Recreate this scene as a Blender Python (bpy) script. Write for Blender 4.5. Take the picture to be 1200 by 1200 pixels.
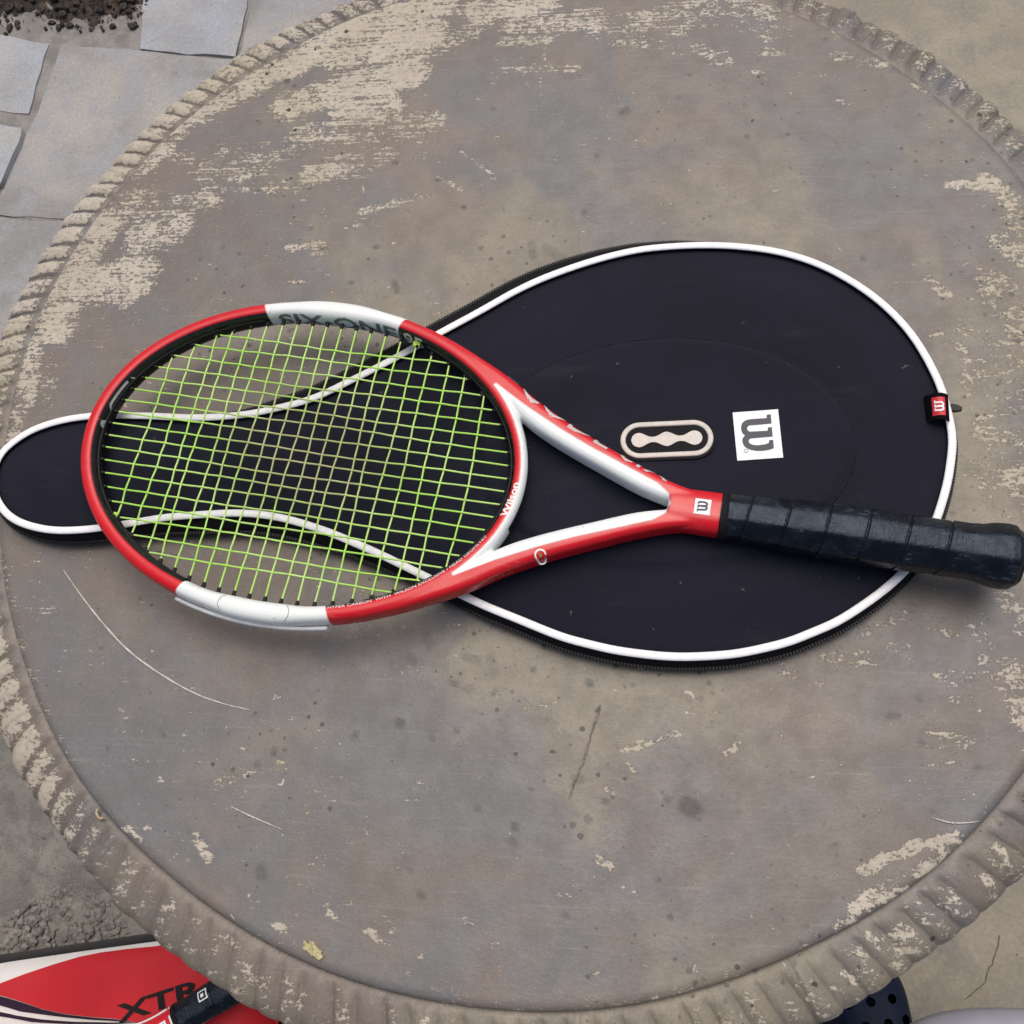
import bpy, bmesh, math, random
import numpy as np
from mathutils import Vector, Matrix
from mathutils.bvhtree import BVHTree
from mathutils.geometry import delaunay_2d_cdt
R = math.radians
random.seed(7); rng = np.random.default_rng(7)
scene = bpy.context.scene
C = scene.collection
for o in list(bpy.data.objects): bpy.data.objects.remove(o)

# ------------------------------------------------------------------ camera, sky, sun, exposure
TT = 0.72            # height of the table top above the ground
CH = 0.727           # height of the camera above the table top
F = 1200.0; NADIR = (740.0, 1040.0)     # focal length and nadir of the 1200 px photograph
dn = np.array([NADIR[0]-600, -(NADIR[1]-600), -F]); dn /= np.linalg.norm(dn)
upv = -dn
yv = np.array([0, 1.0, 0]) - upv[1]*upv; yv /= np.linalg.norm(yv)
xv = np.cross(yv, upv)
CM = np.array([xv, yv, upv])            # camera axes -> world axes
cam_d = bpy.data.cameras.new('camera'); cam = bpy.data.objects.new('camera', cam_d); C.objects.link(cam)
cam_d.sensor_width = 36; cam_d.lens = 36.0; cam_d.clip_start = .01; cam_d.clip_end = 500
cam.matrix_world = Matrix.Translation((0, 0, TT+CH)) @ Matrix(CM.tolist()).to_4x4()
scene.camera = cam
SUN_EL, SUN_AZ = 72.0, 15.0             # azimuth measured from +Y towards +X
world = bpy.data.worlds.new('World'); scene.world = world; world.use_nodes = True
wn = world.node_tree
sky = wn.nodes.new('ShaderNodeTexSky'); sky.sky_type = 'NISHITA'; sky.sun_disc = False
sky.sun_elevation = R(SUN_EL); sky.sun_rotation = R(SUN_AZ)
sky.air_density = .8; sky.dust_density = 6.0; sky.ozone_density = .3
wn.links.new(sky.outputs[0], wn.nodes['Background'].inputs[0])
wn.nodes['Background'].inputs[1].default_value = 0.10
sun_d = bpy.data.lights.new('sun', 'SUN'); sun = bpy.data.objects.new('sun', sun_d); C.objects.link(sun)
sun_d.energy = 1.35; sun_d.angle = R(50); sun_d.color = (1, .95, .88)
sdir = Vector((math.sin(R(SUN_AZ))*math.cos(R(SUN_EL)), math.cos(R(SUN_AZ))*math.cos(R(SUN_EL)), math.sin(R(SUN_EL))))
sun.rotation_euler = sdir.to_track_quat('Z', 'Y').to_euler(); sun.location = sdir*6
scene.view_settings.view_transform = 'Standard'; scene.view_settings.look = 'None'
scene.view_settings.exposure = 0.24; scene.view_settings.gamma = 1.0

def un(x, y, z):
    """a point of the photograph, on the horizontal plane at height z"""
    r = CM @ np.array([x-600.0, -(y-600.0), -F])
    t = (z-(TT+CH))/r[2]
    return np.array([r[0]*t, r[1]*t, z])
def un2(L, z): return np.array([un(x, y, z)[:2] for x, y in L])

# ------------------------------------------------------------------ helpers
def sm(a, b, x):
    t = np.clip((np.asarray(x, float)-a)/(b-a), 0, 1); return t*t*(3-2*t)
def mesh_of(name, v, f, smooth=True):
    me = bpy.data.meshes.new(name); me.from_pydata([tuple(map(float, p)) for p in v], [], [tuple(map(int, q)) for q in f])
    me.validate(); me.update()
    if smooth: me.polygons.foreach_set('use_smooth', [True]*len(me.polygons))
    return me
def obj(name, v, f, mat, parent=None, smooth=True, local=False):
    v = np.asarray(v, float)
    if parent is not None and not local: v = v-np.array(parent.location)
    me = mesh_of(name, v, f, smooth); o = bpy.data.objects.new(name, me); C.objects.link(o)
    if mat: me.materials.append(mat)
    if parent is not None: o.parent = parent
    return o
def tag(o, label, cat=None, group=None, kind=None):
    o['label'] = label
    if cat: o['category'] = cat
    if group: o['group'] = group
    if kind: o['kind'] = kind
    return o
def thing(name, label, cat, loc=(0, 0, 0), rot=None, group=None):
    o = bpy.data.objects.new(name, None); C.objects.link(o); o.location = loc; o.empty_display_size = .05
    if rot: o.rotation_euler = rot
    return tag(o, label, cat, group)
def vattr(o, name, vals):
    a = o.data.attributes.new(name, 'FLOAT', 'POINT'); a.data.foreach_set('value', np.asarray(vals, np.float32))
def vcol(o, rgb):
    a = o.data.attributes.new('col', 'FLOAT_COLOR', 'POINT')
    a.data.foreach_set('color', np.c_[rgb, np.ones(len(rgb))].astype(np.float32).ravel())
def grid_faces(nu, nv, wrap_u=False, wrap_v=False, base=0):
    f = []
    for i in range(nu if wrap_u else nu-1):
        for j in range(nv if wrap_v else nv-1):
            a, b = i, (i+1) % nu; c, d = j, (j+1) % nv
            f.append((base+a*nv+c, base+b*nv+c, base+b*nv+d, base+a*nv+d))
    return f
def spline(P, n, closed=False):
    """Catmull-Rom through P, n samples"""
    P = np.asarray(P, float); m = len(P); out = []
    seg = m if closed else m-1
    L = []
    for i in range(seg):
        p0 = P[(i-1) % m] if closed or i > 0 else 2*P[0]-P[1]
        p1 = P[i]; p2 = P[(i+1) % m]
        p3 = P[(i+2) % m] if closed or i+2 < m else 2*P[-1]-P[-2]
        t = np.linspace(0, 1, 24, endpoint=False)[:, None]
        L.append(.5*((2*p1)+(-p0+p2)*t+(2*p0-5*p1+4*p2-p3)*t**2+(-p0+3*p1-3*p2+p3)*t**3))
    D = np.vstack(L+[P[:1] if closed else P[-1:]])
    s = np.r_[0, np.cumsum(np.linalg.norm(np.diff(D, axis=0), axis=1))]
    q = np.linspace(0, s[-1], n, endpoint=not closed)
    return np.c_[tuple(np.interp(q, s, D[:, k]) for k in range(D.shape[1]))]
def tube(P, r, n=8, closed=False, caps=True):
    P = np.asarray(P, float); N = len(P); r = np.broadcast_to(np.asarray(r, float), (N,))
    T = np.roll(P, -1, 0)-np.roll(P, 1, 0) if closed else np.gradient(P, axis=0)
    T /= np.linalg.norm(T, axis=1)[:, None]+1e-12
    ref = np.array([0, 0, 1.0])
    A = np.cross(T, ref); bad = np.linalg.norm(A, axis=1) < 1e-3
    A[bad] = np.cross(T[bad], [1.0, 0, 0]); A /= np.linalg.norm(A, axis=1)[:, None]
    B = np.cross(A, T)
    th = np.arange(n)*2*np.pi/n
    V = P[:, None]+r[:, None, None]*(A[:, None]*np.cos(th)[None, :, None]+B[:, None]*np.sin(th)[None, :, None])
    f = grid_faces(N, n, closed, True)
    V = V.reshape(-1, 3)
    if not closed and caps: f += [tuple(range(n))[::-1], tuple(range((N-1)*n, N*n))]
    return V, f
def join(*parts):
    V, Fc, b = [], [], 0
    for v, f in parts:
        V.append(np.asarray(v, float)); Fc += [tuple(i+b for i in q) for q in f]; b += len(v)
    return np.vstack(V), Fc
def box(x0, x1, y0, y1, z0, z1):
    v = [(x, y, z) for x in (x0, x1) for y in (y0, y1) for z in (z0, z1)]
    return np.array(v, float), [(0, 1, 3, 2), (4, 6, 7, 5), (0, 4, 5, 1), (2, 3, 7, 6), (0, 2, 6, 4), (1, 5, 7, 3)]
def inpoly(P, poly):
    x, y = P[:, 0], P[:, 1]; ins = np.zeros(len(P), bool); n = len(poly)
    for i in range(n):
        x1, y1 = poly[i]; x2, y2 = poly[(i+1) % n]
        c = (y1 > y) != (y2 > y)
        with np.errstate(divide='ignore', invalid='ignore'):
            ins ^= c & (x < (x2-x1)*(y-y1)/(y2-y1+1e-30)+x1)
    return ins
def dpoly(P, poly, closed=True):
    A = np.asarray(poly, float); B = np.roll(A, -1, 0)
    if not closed: A, B = A[:-1], B[:-1]
    d = np.full(len(P), 1e9)
    for a, b in zip(A, B):
        ab = b-a; t = np.clip(((P-a)@ab)/(ab@ab+1e-30), 0, 1)
        d = np.minimum(d, np.linalg.norm(P-(a+t[:, None]*ab), axis=1))
    return d
def fill(poly, step=None):
    """triangulated polygon, with an inner grid of points when step is given"""
    poly = np.asarray(poly, float); pts = [Vector(p) for p in poly]; n = len(pts)
    if step:
        lo, hi = poly.min(0), poly.max(0)
        g = np.array([(a, b) for a in np.arange(lo[0], hi[0], step) for b in np.arange(lo[1], hi[1], step)])
        if len(g):
            k = inpoly(g, poly) & (dpoly(g, poly) > step*.4)
            pts += [Vector(p) for p in g[k]]
    r = delaunay_2d_cdt(pts, [], [list(range(n))], 1, 1e-7)
    return np.array([tuple(p) for p in r[0]]), [tuple(f) for f in r[2]]
def slab2(poly, z0, z1, step=None, bevel=0.0):
    """a polygon as a thin solid: top sheet and skirt"""
    v, f = fill(poly, step); n = len(v)
    top = np.c_[v, np.full(n, z1)]
    poly = np.asarray(poly, float); m = len(poly)
    sk = np.vstack([np.c_[poly, np.full(m, z1)], np.c_[poly, np.full(m, z0)]])
    sf = [(i, (i+1) % m, m+(i+1) % m, m+i) for i in range(m)]
    return join((top, f), (sk, sf))
def drape(v, bvh, d, off, start=.2):
    d = Vector(d).normalized(); out = []
    for p in v:
        h = bvh.ray_cast(Vector(p)-d*start, d)
        out.append(tuple(h[0]-d*off) if h[0] is not None else tuple(p))
    return np.array(out)
def bvh_of(v, f): return BVHTree.FromPolygons([tuple(map(float, p)) for p in v], [tuple(map(int, q)) for q in f])
def text_mesh(s, size, step=None, bold=0.0):
    """letters of the built-in face as flat triangles, origin at left of the baseline"""
    cu = bpy.data.curves.new('t', 'FONT'); cu.body = s; cu.size = size; cu.offset = bold; cu.fill_mode = 'FRONT'; cu.resolution_u = 3
    o = bpy.data.objects.new('t', cu); C.objects.link(o); bpy.context.view_layer.update()
    me = bpy.data.meshes.new_from_object(o.evaluated_get(bpy.context.evaluated_depsgraph_get()))
    bm = bmesh.new(); bm.from_mesh(me); bmesh.ops.triangulate(bm, faces=bm.faces)
    if step:
        for _ in range(3):
            e = [e for e in bm.edges if e.calc_length() > step]
            if not e: break
            bmesh.ops.subdivide_edges(bm, edges=e, cuts=1); bmesh.ops.triangulate(bm, faces=bm.faces)
    bm.verts.index_update()
    v = np.array([tuple(p.co) for p in bm.verts]); f = [tuple(q.index for q in p.verts) for p in bm.faces]
    bm.free(); bpy.data.meshes.remove(me); bpy.data.objects.remove(o); bpy.data.curves.remove(cu)
    return v, f

# ------------------------------------------------------------------ materials
class NT:
    def __init__(s, name):
        s.m = bpy.data.materials.new(name); s.m.use_nodes = True; s.t = s.m.node_tree
        s.b = s.t.nodes['Principled BSDF']
    def n(s, typ, ins=None, **kw):
        x = s.t.nodes.new('ShaderNode'+typ)
        for k, v in kw.items(): setattr(x, k, v)
        for k, v in (ins or {}).items(): s.set(x.inputs[k], v)
        return x
    def set(s, sock, v):
        if isinstance(v, bpy.types.NodeSocket): s.t.links.new(v, sock)
        else:
            if hasattr(v, '__len__') and len(v) == 3 and sock.type == 'RGBA': v = (*v, 1)
            sock.default_value = v
    def P(s, **kw):
        for k, v in kw.items(): s.set(s.b.inputs[k.replace('_', ' ')], v)
    def coord(s, scale=(1, 1, 1), rot=0.0):
        tc = s.n('TexCoord'); mp = s.n('Mapping', {'Vector': tc.outputs['Object'], 'Scale': scale, 'Rotation': (0, 0, rot)}); return mp.outputs[0]
    def noise(s, co, sc, det=4, rough=.55, dist=0.0):
        return s.n('TexNoise', {'Vector': co, 'Scale': sc, 'Detail': det, 'Roughness': rough, 'Distortion': dist}).outputs[0]
    def m2(s, op, a, b=0.0, clamp=False):
        x = s.n('Math', operation=op, use_clamp=clamp); s.set(x.inputs[0], a); s.set(x.inputs[1], b); return x.outputs[0]
    def ramp(s, x, lo, hi, a=0.0, b=1.0):
        q = s.n('MapRange', {'Value': x, 'From Min': lo, 'From Max': hi, 'To Min': a, 'To Max': b}, interpolation_type='SMOOTHSTEP'); return q.outputs[0]
    def mix(s, f, a, b, typ='MIX'):
        q = s.n('Mix', data_type='RGBA', blend_type=typ); s.set(q.inputs[0], f); s.set(q.inputs[6], a); s.set(q.inputs[7], b); return q.outputs[2]
    def attr(s, name, out='Fac'): return s.n('Attribute', attribute_name=name).outputs[out]
    def bump(s, hgt, strength, dist):
        q = s.n('Bump', {'Height': hgt, 'Strength': strength, 'Distance': dist}); s.set(s.b.inputs['Normal'], q.outputs[0])

def plain(name, col, rough=.5, var=.12, sc=120, bump=0.0, metal=0.0, spec=.5, sheen=0.0):
    t = NT(name); co = t.coord(); n = t.noise(co, sc, 4)
    c = t.mix(t.ramp(n, .3, .7), tuple(x*(1-var) for x in col), tuple(min(1, x*(1+var)) for x in col))
    t.P(Base_Color=c, Roughness=rough, Metallic=metal); t.b.inputs['Specular IOR Level'].default_value = spec
    if sheen: t.b.inputs['Sheen Weight'].default_value = sheen; t.b.inputs['Sheen Roughness'].default_value = .5
    if bump: t.bump(t.noise(co, sc*4, 3), .5, bump)
    return t.m

def stone_paint():
    t = NT('weathered_paint'); co = t.coord()
    big = t.noise(co, 5.5, 4, .62, .5); big2 = t.noise(t.coord((1, 1, 1), 1.1), 8, 4, .64, .8)
    yel = t.noise(t.coord((1, 1, 1), 2.3), 6.5, 4, .62, .5); blot = t.noise(co, 44, 4, .68)
    base = t.mix(t.ramp(big, .36, .64), (.158, .138, .121), (.192, .159, .131))
    cool = t.m2('ADD', big2, t.m2('MULTIPLY', t.attr('cool'), .20))
    base = t.mix(t.ramp(cool, .46, .68, 0, .95), base, (.146, .148, .152))
    base = t.mix(t.ramp(t.m2('ADD', yel, t.m2('MULTIPLY', t.attr('tan'), .22)), .50, .72, 0, .95), base, (.226, .200, .150))
    base = t.mix(t.ramp(blot, .34, .70, .0, .42), base, t.mix(.55, base, (.085, .078, .074)))
    fg = t.noise(co, 560, 2, .7); base = t.mix(t.ramp(fg, .32, .66, .22, 0), base, (.075, .069, .065)); base = t.mix(t.ramp(fg, .58, .8, 0, .18), base, (.33, .30, .28))
    fs = t.noise(t.coord((18, 420, 1), .25), 1.0, 2, .6); base = t.mix(t.ramp(fs, .60, .80, 0, .22), base, (.33, .31, .29))
    # worn paint: a coarse wear map broken up by brush streaks, grain and pits
    wear = t.attr('wear'); sa = t.attr('streak')
    st = t.noise(t.coord((15, 430, 15), .03), 1.0, 3, .66); sd = t.noise(t.coord((42, 240, 42), .62), 1.0, 3, .66)
    gr = t.noise(t.coord((1, 1.5, 1)), 230, 4, .72); md = t.noise(t.coord((1, 1.4, 1)), 38, 3, .62, .8); pit = t.noise(co, 520, 2, .75)
    c = lambda x, k, m=.5: t.m2('MULTIPLY', t.m2('SUBTRACT', x, m), k)
    sx = t.m2('ADD', t.m2('MULTIPLY', c(st, 2.0), sa), t.m2('MULTIPLY', c(sd, 1.5), t.m2('SUBTRACT', 1.0, sa)))
    w = t.m2('ADD', t.m2('ADD', t.m2('SUBTRACT', t.m2('MULTIPLY', wear, 1.06), .19), sx), t.m2('ADD', t.m2('ADD', c(gr, 2.5), c(md, 1.6)), c(pit, 1.5, .52)))
    wm = t.ramp(w, .36, .70)
    pale = t.mix(t.ramp(big2, .35, .65), (.42, .375, .300), (.50, .455, .385))
    pale = t.mix(t.ramp(yel, .46, .62, 0, .6), pale, (.42, .375, .265)); pale = t.mix(t.ramp(gr, .35, .62, .45, 0), pale, (.26, .232, .195))
    colr = t.mix(wm, base, pale)
    chip = t.noise(t.coord((1, 1.3, 1), .7), 95, 3, .6, 1.0); colr = t.mix(t.ramp(chip, .715, .74, 0, .85), colr, (.46, .42, .37))
    def spots(scale, lo, hi, rad, rot, dark):
        vo = t.n('TexVoronoi', {'Vector': t.coord((1, 1, 1), rot), 'Scale': scale}, voronoi_dimensions='2D')
        sep = t.n('SeparateColor', {'Color': vo.outputs['Color']})
        rr = t.m2('MULTIPLY', t.m2('MULTIPLY', t.m2('POWER', sep.outputs[0], 5.0), rad), t.ramp(yel, lo, hi))
        wob = t.m2('MULTIPLY', t.m2('SUBTRACT', gr, .5), .34)
        k = t.m2('SUBTRACT', rr, t.m2('ADD', vo.outputs['Distance'], wob))
        return t.m2('MULTIPLY', t.ramp(k, 0.0, .09), t.m2('MULTIPLY', t.m2('ADD', sep.outputs[1], .35), dark))
    colr = t.mix(spots(52, .40, .62, .26, .4, .55), colr, (.060, .056, .052)); colr = t.mix(spots(120, .36, .62, .34, 1.2, .75), colr, (.045, .042, .038))
    stain = t.m2('MULTIPLY', t.attr('stain'), t.ramp(gr, .30, .58, .55, 1.0)); colr = t.mix(stain, colr, (.055, .053, .050))
    t.P(Base_Color=colr, Roughness=t.m2('ADD', t.ramp(wm, 0, 1, .40, .72), t.ramp(blot, .3, .7, 0, .12))); t.b.inputs['Specular IOR Level'].default_value = .45
    hgt = t.m2('ADD', t.m2('MULTIPLY', wm, -.55), t.m2('ADD', t.m2('MULTIPLY', gr, .35), t.m2('MULTIPLY', blot, .5)))
    t.bump(hgt, .6, .0014)
    return t.m
def concrete(name, a, b, c, sc=6, bump=.003, speck=.03):
    t = NT(name); co = t.coord()
    n1 = t.noise(co, sc, 6, .6, .3); n2 = t.noise(co, sc*2.7, 6, .65); n3 = t.noise(co, sc*40, 4, .7)
    col = t.mix(t.ramp(n1, .35, .65), a, b); col = t.mix(t.ramp(n2, .42, .62, 0, .95), col, c)
    col = t.mix(t.ramp(n3, .35, .75, .25, 0), col, (.08, .075, .07))
    vo = t.n('TexVoronoi', {'Vector': co, 'Scale': 38.0}); k = t.ramp(vo.outputs['Distance'], speck, speck+.03, .8, 0)
    col = t.mix(k, col, (.05, .045, .04))
    t.P(Base_Color=col, Roughness=.85); t.b.inputs['Specular IOR Level'].default_value = .3
    t.bump(t.m2('ADD', n2, t.m2('MULTIPLY', n3, .35)), .8, bump)
    return t.m
def fabric(name, col, col2, weave=900, bump=.00012, rough=.8, sheen=.05, dust=.0):
    t = NT(name); co = t.coord()
    c = t.mix(t.ramp(t.noise(co, 9, 4), .3, .7), col, col2)
    if dust:
        d = t.noise(co, 130, 5, .7); d2 = t.noise(t.coord((1, 4, 1), .6), 11, 4, .6)
        c = t.mix(t.ramp(d, .685, .72, 0, .30), c, (.30, .28, .26)); c = t.mix(t.ramp(d2, .58, .8, 0, dust), c, (.12, .115, .12))
    w1 = t.n('TexWave', {'Vector': co, 'Scale': weave/6.28}, wave_type='BANDS', bands_direction='X').outputs['Fac']
    w2 = t.n('TexWave', {'Vector': co, 'Scale': weave/6.28}, wave_type='BANDS', bands_direction='Y').outputs['Fac']
    t.P(Base_Color=c, Roughness=rough); t.b.inputs['Specular IOR Level'].default_value = .18
    t.b.inputs['Sheen Weight'].default_value = sheen; t.b.inputs['Sheen Roughness'].default_value = .45
    t.bump(t.m2('ADD', t.m2('MULTIPLY', w1, w2), t.noise(co, 160, 3)), .6, bump)
    return t.m
def painted(name, rough=.30, coat=.16):
    t = NT(name); co = t.coord(); c = t.attr('col', 'Color')
    s = t.noise(t.coord((1, 1, 1), .8), 160, 6, .75, .5); sc = t.noise(t.coord((60, 900, 60), .5), 1.0, 3, .6)
    c = t.mix(t.ramp(s, .63, .70, 0, .55), c, (.13, .12, .12)); c = t.mix(t.ramp(sc, .64, .74, 0, .35), c, (.30, .27, .26))
    t.P(Base_Color=c, Roughness=t.ramp(t.noise(co, 35, 4), .3, .7, rough*.8, rough*1.4))
    t.b.inputs['Specular IOR Level'].default_value = .38; t.b.inputs['Coat Weight'].default_value = coat; t.b.inputs['Coat Roughness'].default_value = .10
    return t.m
def string_mat():
    t = NT('lime_string'); n = t.noise(t.coord(), 260, 3, .7); t.P(Base_Color=t.mix(t.ramp(n, .52, .68, 0, .55), t.attr('col', 'Color'), (.40, .36, .22)), Roughness=.34)
    t.b.inputs['Subsurface Weight'].default_value = 0.0; return t.m
def grip_mat():
    t = NT('grip_tape'); co = t.coord()
    n = t.noise(t.coord((1, 1, 1), .5), 60, 6, .7, .6); n2 = t.noise(t.coord((140, 700, 400), .9), 1, 4, .65); n3 = t.noise(co, 420, 3, .6)
    c = t.mix(t.ramp(n, .35, .7), (.0032, .0042, .0068), (.0075, .0098, .0152))
    w = t.m2('MULTIPLY', t.ramp(n2, .50, .70), t.ramp(n, .47, .66)); c = t.mix(t.m2('MULTIPLY', w, .40), c, (.15, .17, .21))
    pk = t.noise(co, 210, 4, .7); c = t.mix(t.ramp(pk, .72, .77, 0, .7), c, (.34, .29, .25))
    t.P(Base_Color=c, Roughness=t.ramp(n, .3, .7, .20, .48)); t.b.inputs['Specular IOR Level'].default_value = .32; t.b.inputs['Specular Tint'].default_value = (.62, .78, 1, 1)
    t.bump(t.m2('ADD', n3, t.m2('MULTIPLY', n, 1.5)), .5, .0006); return t.m

M = {}
M['table'] = stone_paint()
M['slab'] = concrete('paving_stone', (.26, .262, .262), (.41, .392, .365), (.34, .348, .362), 5, .003)
M['slab2'] = concrete('paving_stone_pale', (.33, .345, .365), (.43, .43, .425), (.38, .41, .45), 5, .003)
M['mortar'] = concrete('mortar', (.26, .25, .235), (.33, .315, .295), (.21, .203, .193), 9, .006)
M['ground'] = concrete('cement_screed', (.285, .255, .195), (.36, .325, .255), (.26, .245, .21), 4, .004)
M['rough'] = concrete('rough_cement', (.26, .25, .225), (.33, .32, .29), (.20, .195, .18), 9, .012, .05)
M['soil'] = concrete('dark_soil', (.045, .038, .032), (.13, .095, .062), (.022, .020, .018), 22, .01, .06)
M['cover'] = fabric('navy_black_fabric', (.0060, .0068, .0148), (.0086, .0094, .0192), weave=2200, dust=.07, sheen=.14)
M['side'] = fabric('black_webbing', (.006, .006, .008), (.008, .008, .011), rough=.85, sheen=0)
M['seam'] = plain('moulded_seam', (.0085, .0095, .0185), .7, .1, 200, spec=.15)
M['piping'] = plain('white_piping', (.82, .83, .85), .45, .05, 300)
M['patch'] = plain('white_patch', (.78, .80, .84), .5, .05, 300)
M['ink'] = plain('navy_ink', (.020, .024, .042), .5, .1)
M['cream'] = plain('pale_rubber', (.56, .53, .48), .5, .07, 200, .0002)
M['rubber'] = plain('black_rubber', (.007, .007, .010), .75, .15, 200, .0003, spec=.2)
M['frame'] = painted('racket_lacquer')
M['string'] = string_mat()
M['grip'] = grip_mat()
M['blackplastic'] = plain('black_plastic', (.007, .007, .008), .5, .2, 200, spec=.3)
M['white'] = plain('white_print', (.78, .79, .78), .4, .04)
M['grey'] = plain('grey_print', (.26, .30, .30), .4, .1, 260)
M['series'] = plain('dark_grey_print', (.13, .15, .15), .4, .15, 260)
M['silver'] = plain('silver_print', (.46, .48, .46), .35, .1, 260)
M['gold'] = plain('gold_print', (.34, .22, .05), .4, .3, 500)
M['redtag'] = plain('red_label', (.52, .012, .022), .5, .08)
M['guard'] = plain('white_guard', (.66, .68, .68), .45, .12, 90)
M['bagred'] = fabric('red_bag_cloth', (.42, .014, .022), (.50, .020, .028), weave=500, rough=.6, sheen=.1)
M['bagwhite'] = fabric('white_bag_cloth', (.62, .60, .58), (.70, .69, .67), weave=500, rough=.6, sheen=0)
M['bagdark'] = fabric('purple_black_bag_cloth', (.020, .010, .024), (.030, .014, .034), weave=500)
M['bagblack'] = fabric('black_bag_cloth', (.010, .010, .011), (.014, .013, .014), weave=500)
M['clog'] = plain('navy_foam', (.005, .010, .030), .6, .12, 90, .0004, spec=.2)
M['seat'] = plain('lilac_grey_plastic', (.28, .28, .33), .45, .05, 30)
M['twig'] = plain('dry_twig', (.20, .175, .15), .8, .4, 300, .0005)
M['leafbit'] = plain('straw', (.42, .33, .20), .7, .2, 400)
M['lichen'] = plain('yellow_lichen', (.42, .38, .20), .9, .3, 500, .0012)
M['scratch'] = plain('pale_scratch', (.50, .47, .43), .8, .2, 300)
M['pebble'] = plain('tan_pebble', (.26, .20, .11), .8, .35, 300, .001)
M['crumb'] = concrete('cement_crumb', (.26, .25, .23), (.36, .34, .31), (.17, .16, .15), 60, .003)
M['mortar_dark'] = plain('crack_dirt', (.13, .115, .095), .9, .2)
M['trunkless'] = plain('dark_debris', (.05, .043, .036), .9, .5, 200, .001)

# ------------------------------------------------------------------ ground
def ground():
    g, gf = grid = (np.array([(x, y, 0) for x in np.linspace(-60, 60, 41) for y in np.linspace(-60, 60, 41)], float), grid_faces(41, 41))
    o = obj('ground', g, gf, M['ground'], smooth=False); o['kind'] = 'structure'
    def stone(poly_px, mat, hgt=.018, z0=-.03, name='paving_stone'):
        P = un2(poly_px, hgt)
        P = spline_corner(P)
        v, f = fill(P, .05); n = len(v)
        d = dpoly(v, P); z = hgt-.005*(1-sm(0, .009, d))+.0015*np.sin(v[:, 0]*31+v[:, 1]*17)
        m = len(P)
        sk = np.vstack([np.c_[P, np.full(m, hgt-.005)+.0015*np.sin(P[:, 0]*31+P[:, 1]*17)], np.c_[P, np.full(m, z0)]])
        V, Fc = join((np.c_[v, z], f), (sk, [(i, (i+1) % m, m+(i+1) % m, m+i) for i in range(m)]))
        return obj(name, V, Fc, mat, o)
    def spline_corner(P):
        """edges broken into short, slightly wandering pieces"""
        out = []
        for a, b in zip(P, np.roll(P, -1, 0)):
            k = max(2, int(np.linalg.norm(b-a)/.03)); nrm = np.array([-(b-a)[1], (b-a)[0]])/(np.linalg.norm(b-a)+1e-9)
            for i in range(k):
                out.append(a+(b-a)*i/k+nrm*rng.normal(0, .0016)*(0 if i == 0 else 1))
        return np.array(out)
    # a bed of mortar under the slabs on the left, then each slab
    bed = un2([(-700, -400), (420, -400), (430, 300), (330, 700), (60, 860), (-700, 860)], .0125)
    v, f = slab2(bed, -.02, .0125); obj('mortar_bed', v, f, M['mortar'], o)
    stone([(-260, 8), (-4, 38), (56, 49), (32, 131), (-260, 112)], M['slab2'], .020)
    stone([(-260, 128), (-2, 143), (23, 147), (20, 163), (-2, 214), (-260, 190)], M['slab2'], .032)
    stone([(70, 50), (164, 57.5), (280, 67), (420, 78), (430, 280), (330, 268), (70, 254), (-3, 250), (0, 220), (26, 160), (43, 130)], M['slab'], .020)
    stone([(172, -110), (294, -120), (288, 5), (275, 64.5), (163, 55)], M['slab2'], .0225)
    stone([(300, -120), (420, -120), (420, 74), (279, 65), (293, 4)], M['slab'], .021)
    stone([(-260, 228), (0, 252.5), (72, 257), (330, 271), (330, 480), (-260, 470)], M['slab'], .0195)
    stone([(-260, 478), (330, 488), (300, 840), (20, 800), (-260, 830)], M['slab'], .019)
    # rough cement, lower left
    P = un2([(-500, 845), (20, 815), (320, 860), (400, 1300), (-500, 1300)], .012)
    v, f = fill(P, .012)
    z = .012+.006*np.sin(v[:, 0]*23)*np.cos(v[:, 1]*19)+rng.normal(0, .0016, len(v))
    e = dpoly(v, P); z = np.where(e < .004, .0, z)
    obj('rough_cement', np.c_[v, z], f, M['rough'], o)
    # crumbling strip with a pale edge
    band = un2([(-40, 1110), (10, 1075), (60, 1040), (100, 1030), (125, 1050), (150, 1090), (170, 1120), (110, 1130), (40, 1105), (0, 1128)], .02)
    parts = []
    ico = crumb_mesh()
    lo, hi = band.min(0), band.max(0)
    k = 0
    while k < 620:
        p = lo+rng.random(2)*(hi-lo)
        if not inpoly(p[None], band)[0]: continue
        s = .0016+.0050*rng.random()**2.6
        parts.append((ico[0]*s*rng.uniform(.7, 1.3, 3)*np.array([1, 1, .8])+np.array([p[0], p[1], (.013+s*.15)]), ico[1])); k += 1
    v, f = join(*parts); q = obj('cement_crumbs', v, f, M['crumb'], o, smooth=False); q['kind'] = 'stuff'
    # hairline cracks in the screed, lower right, and upper right
    for L in ([(1172, 1095), (1168, 1112), (1163, 1128), (1158, 1138), (1153, 1152), (1142, 1162), (1130, 1172)],):
        c = spline(np.array([un(x, y, .0005) for x, y in L]), 30); c[:, :2] += rng.normal(0, .0006, (30, 2))
        v, f = tube(c, .0005+.0005*rng.random(30), 5); v[:, 2] = .0004+(v[:, 2]-.0005)*.2; obj('crack', v, f, M['mortar_dark'], o)
    return o
def crumb_mesh():
    bm = bmesh.new(); bmesh.ops.create_icosphere(bm, subdivisions=1, radius=1)
    v = np.array([tuple(p.co) for p in bm.verts]); f = [tuple(q.index for q in p.verts) for p in bm.faces]; bm.free()
    v = v*(1+.25*np.sin(v[:, [0]]*5+v[:, [1]]*7+v[:, [2]]*3)); return v, f
ground_o = ground()

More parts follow.
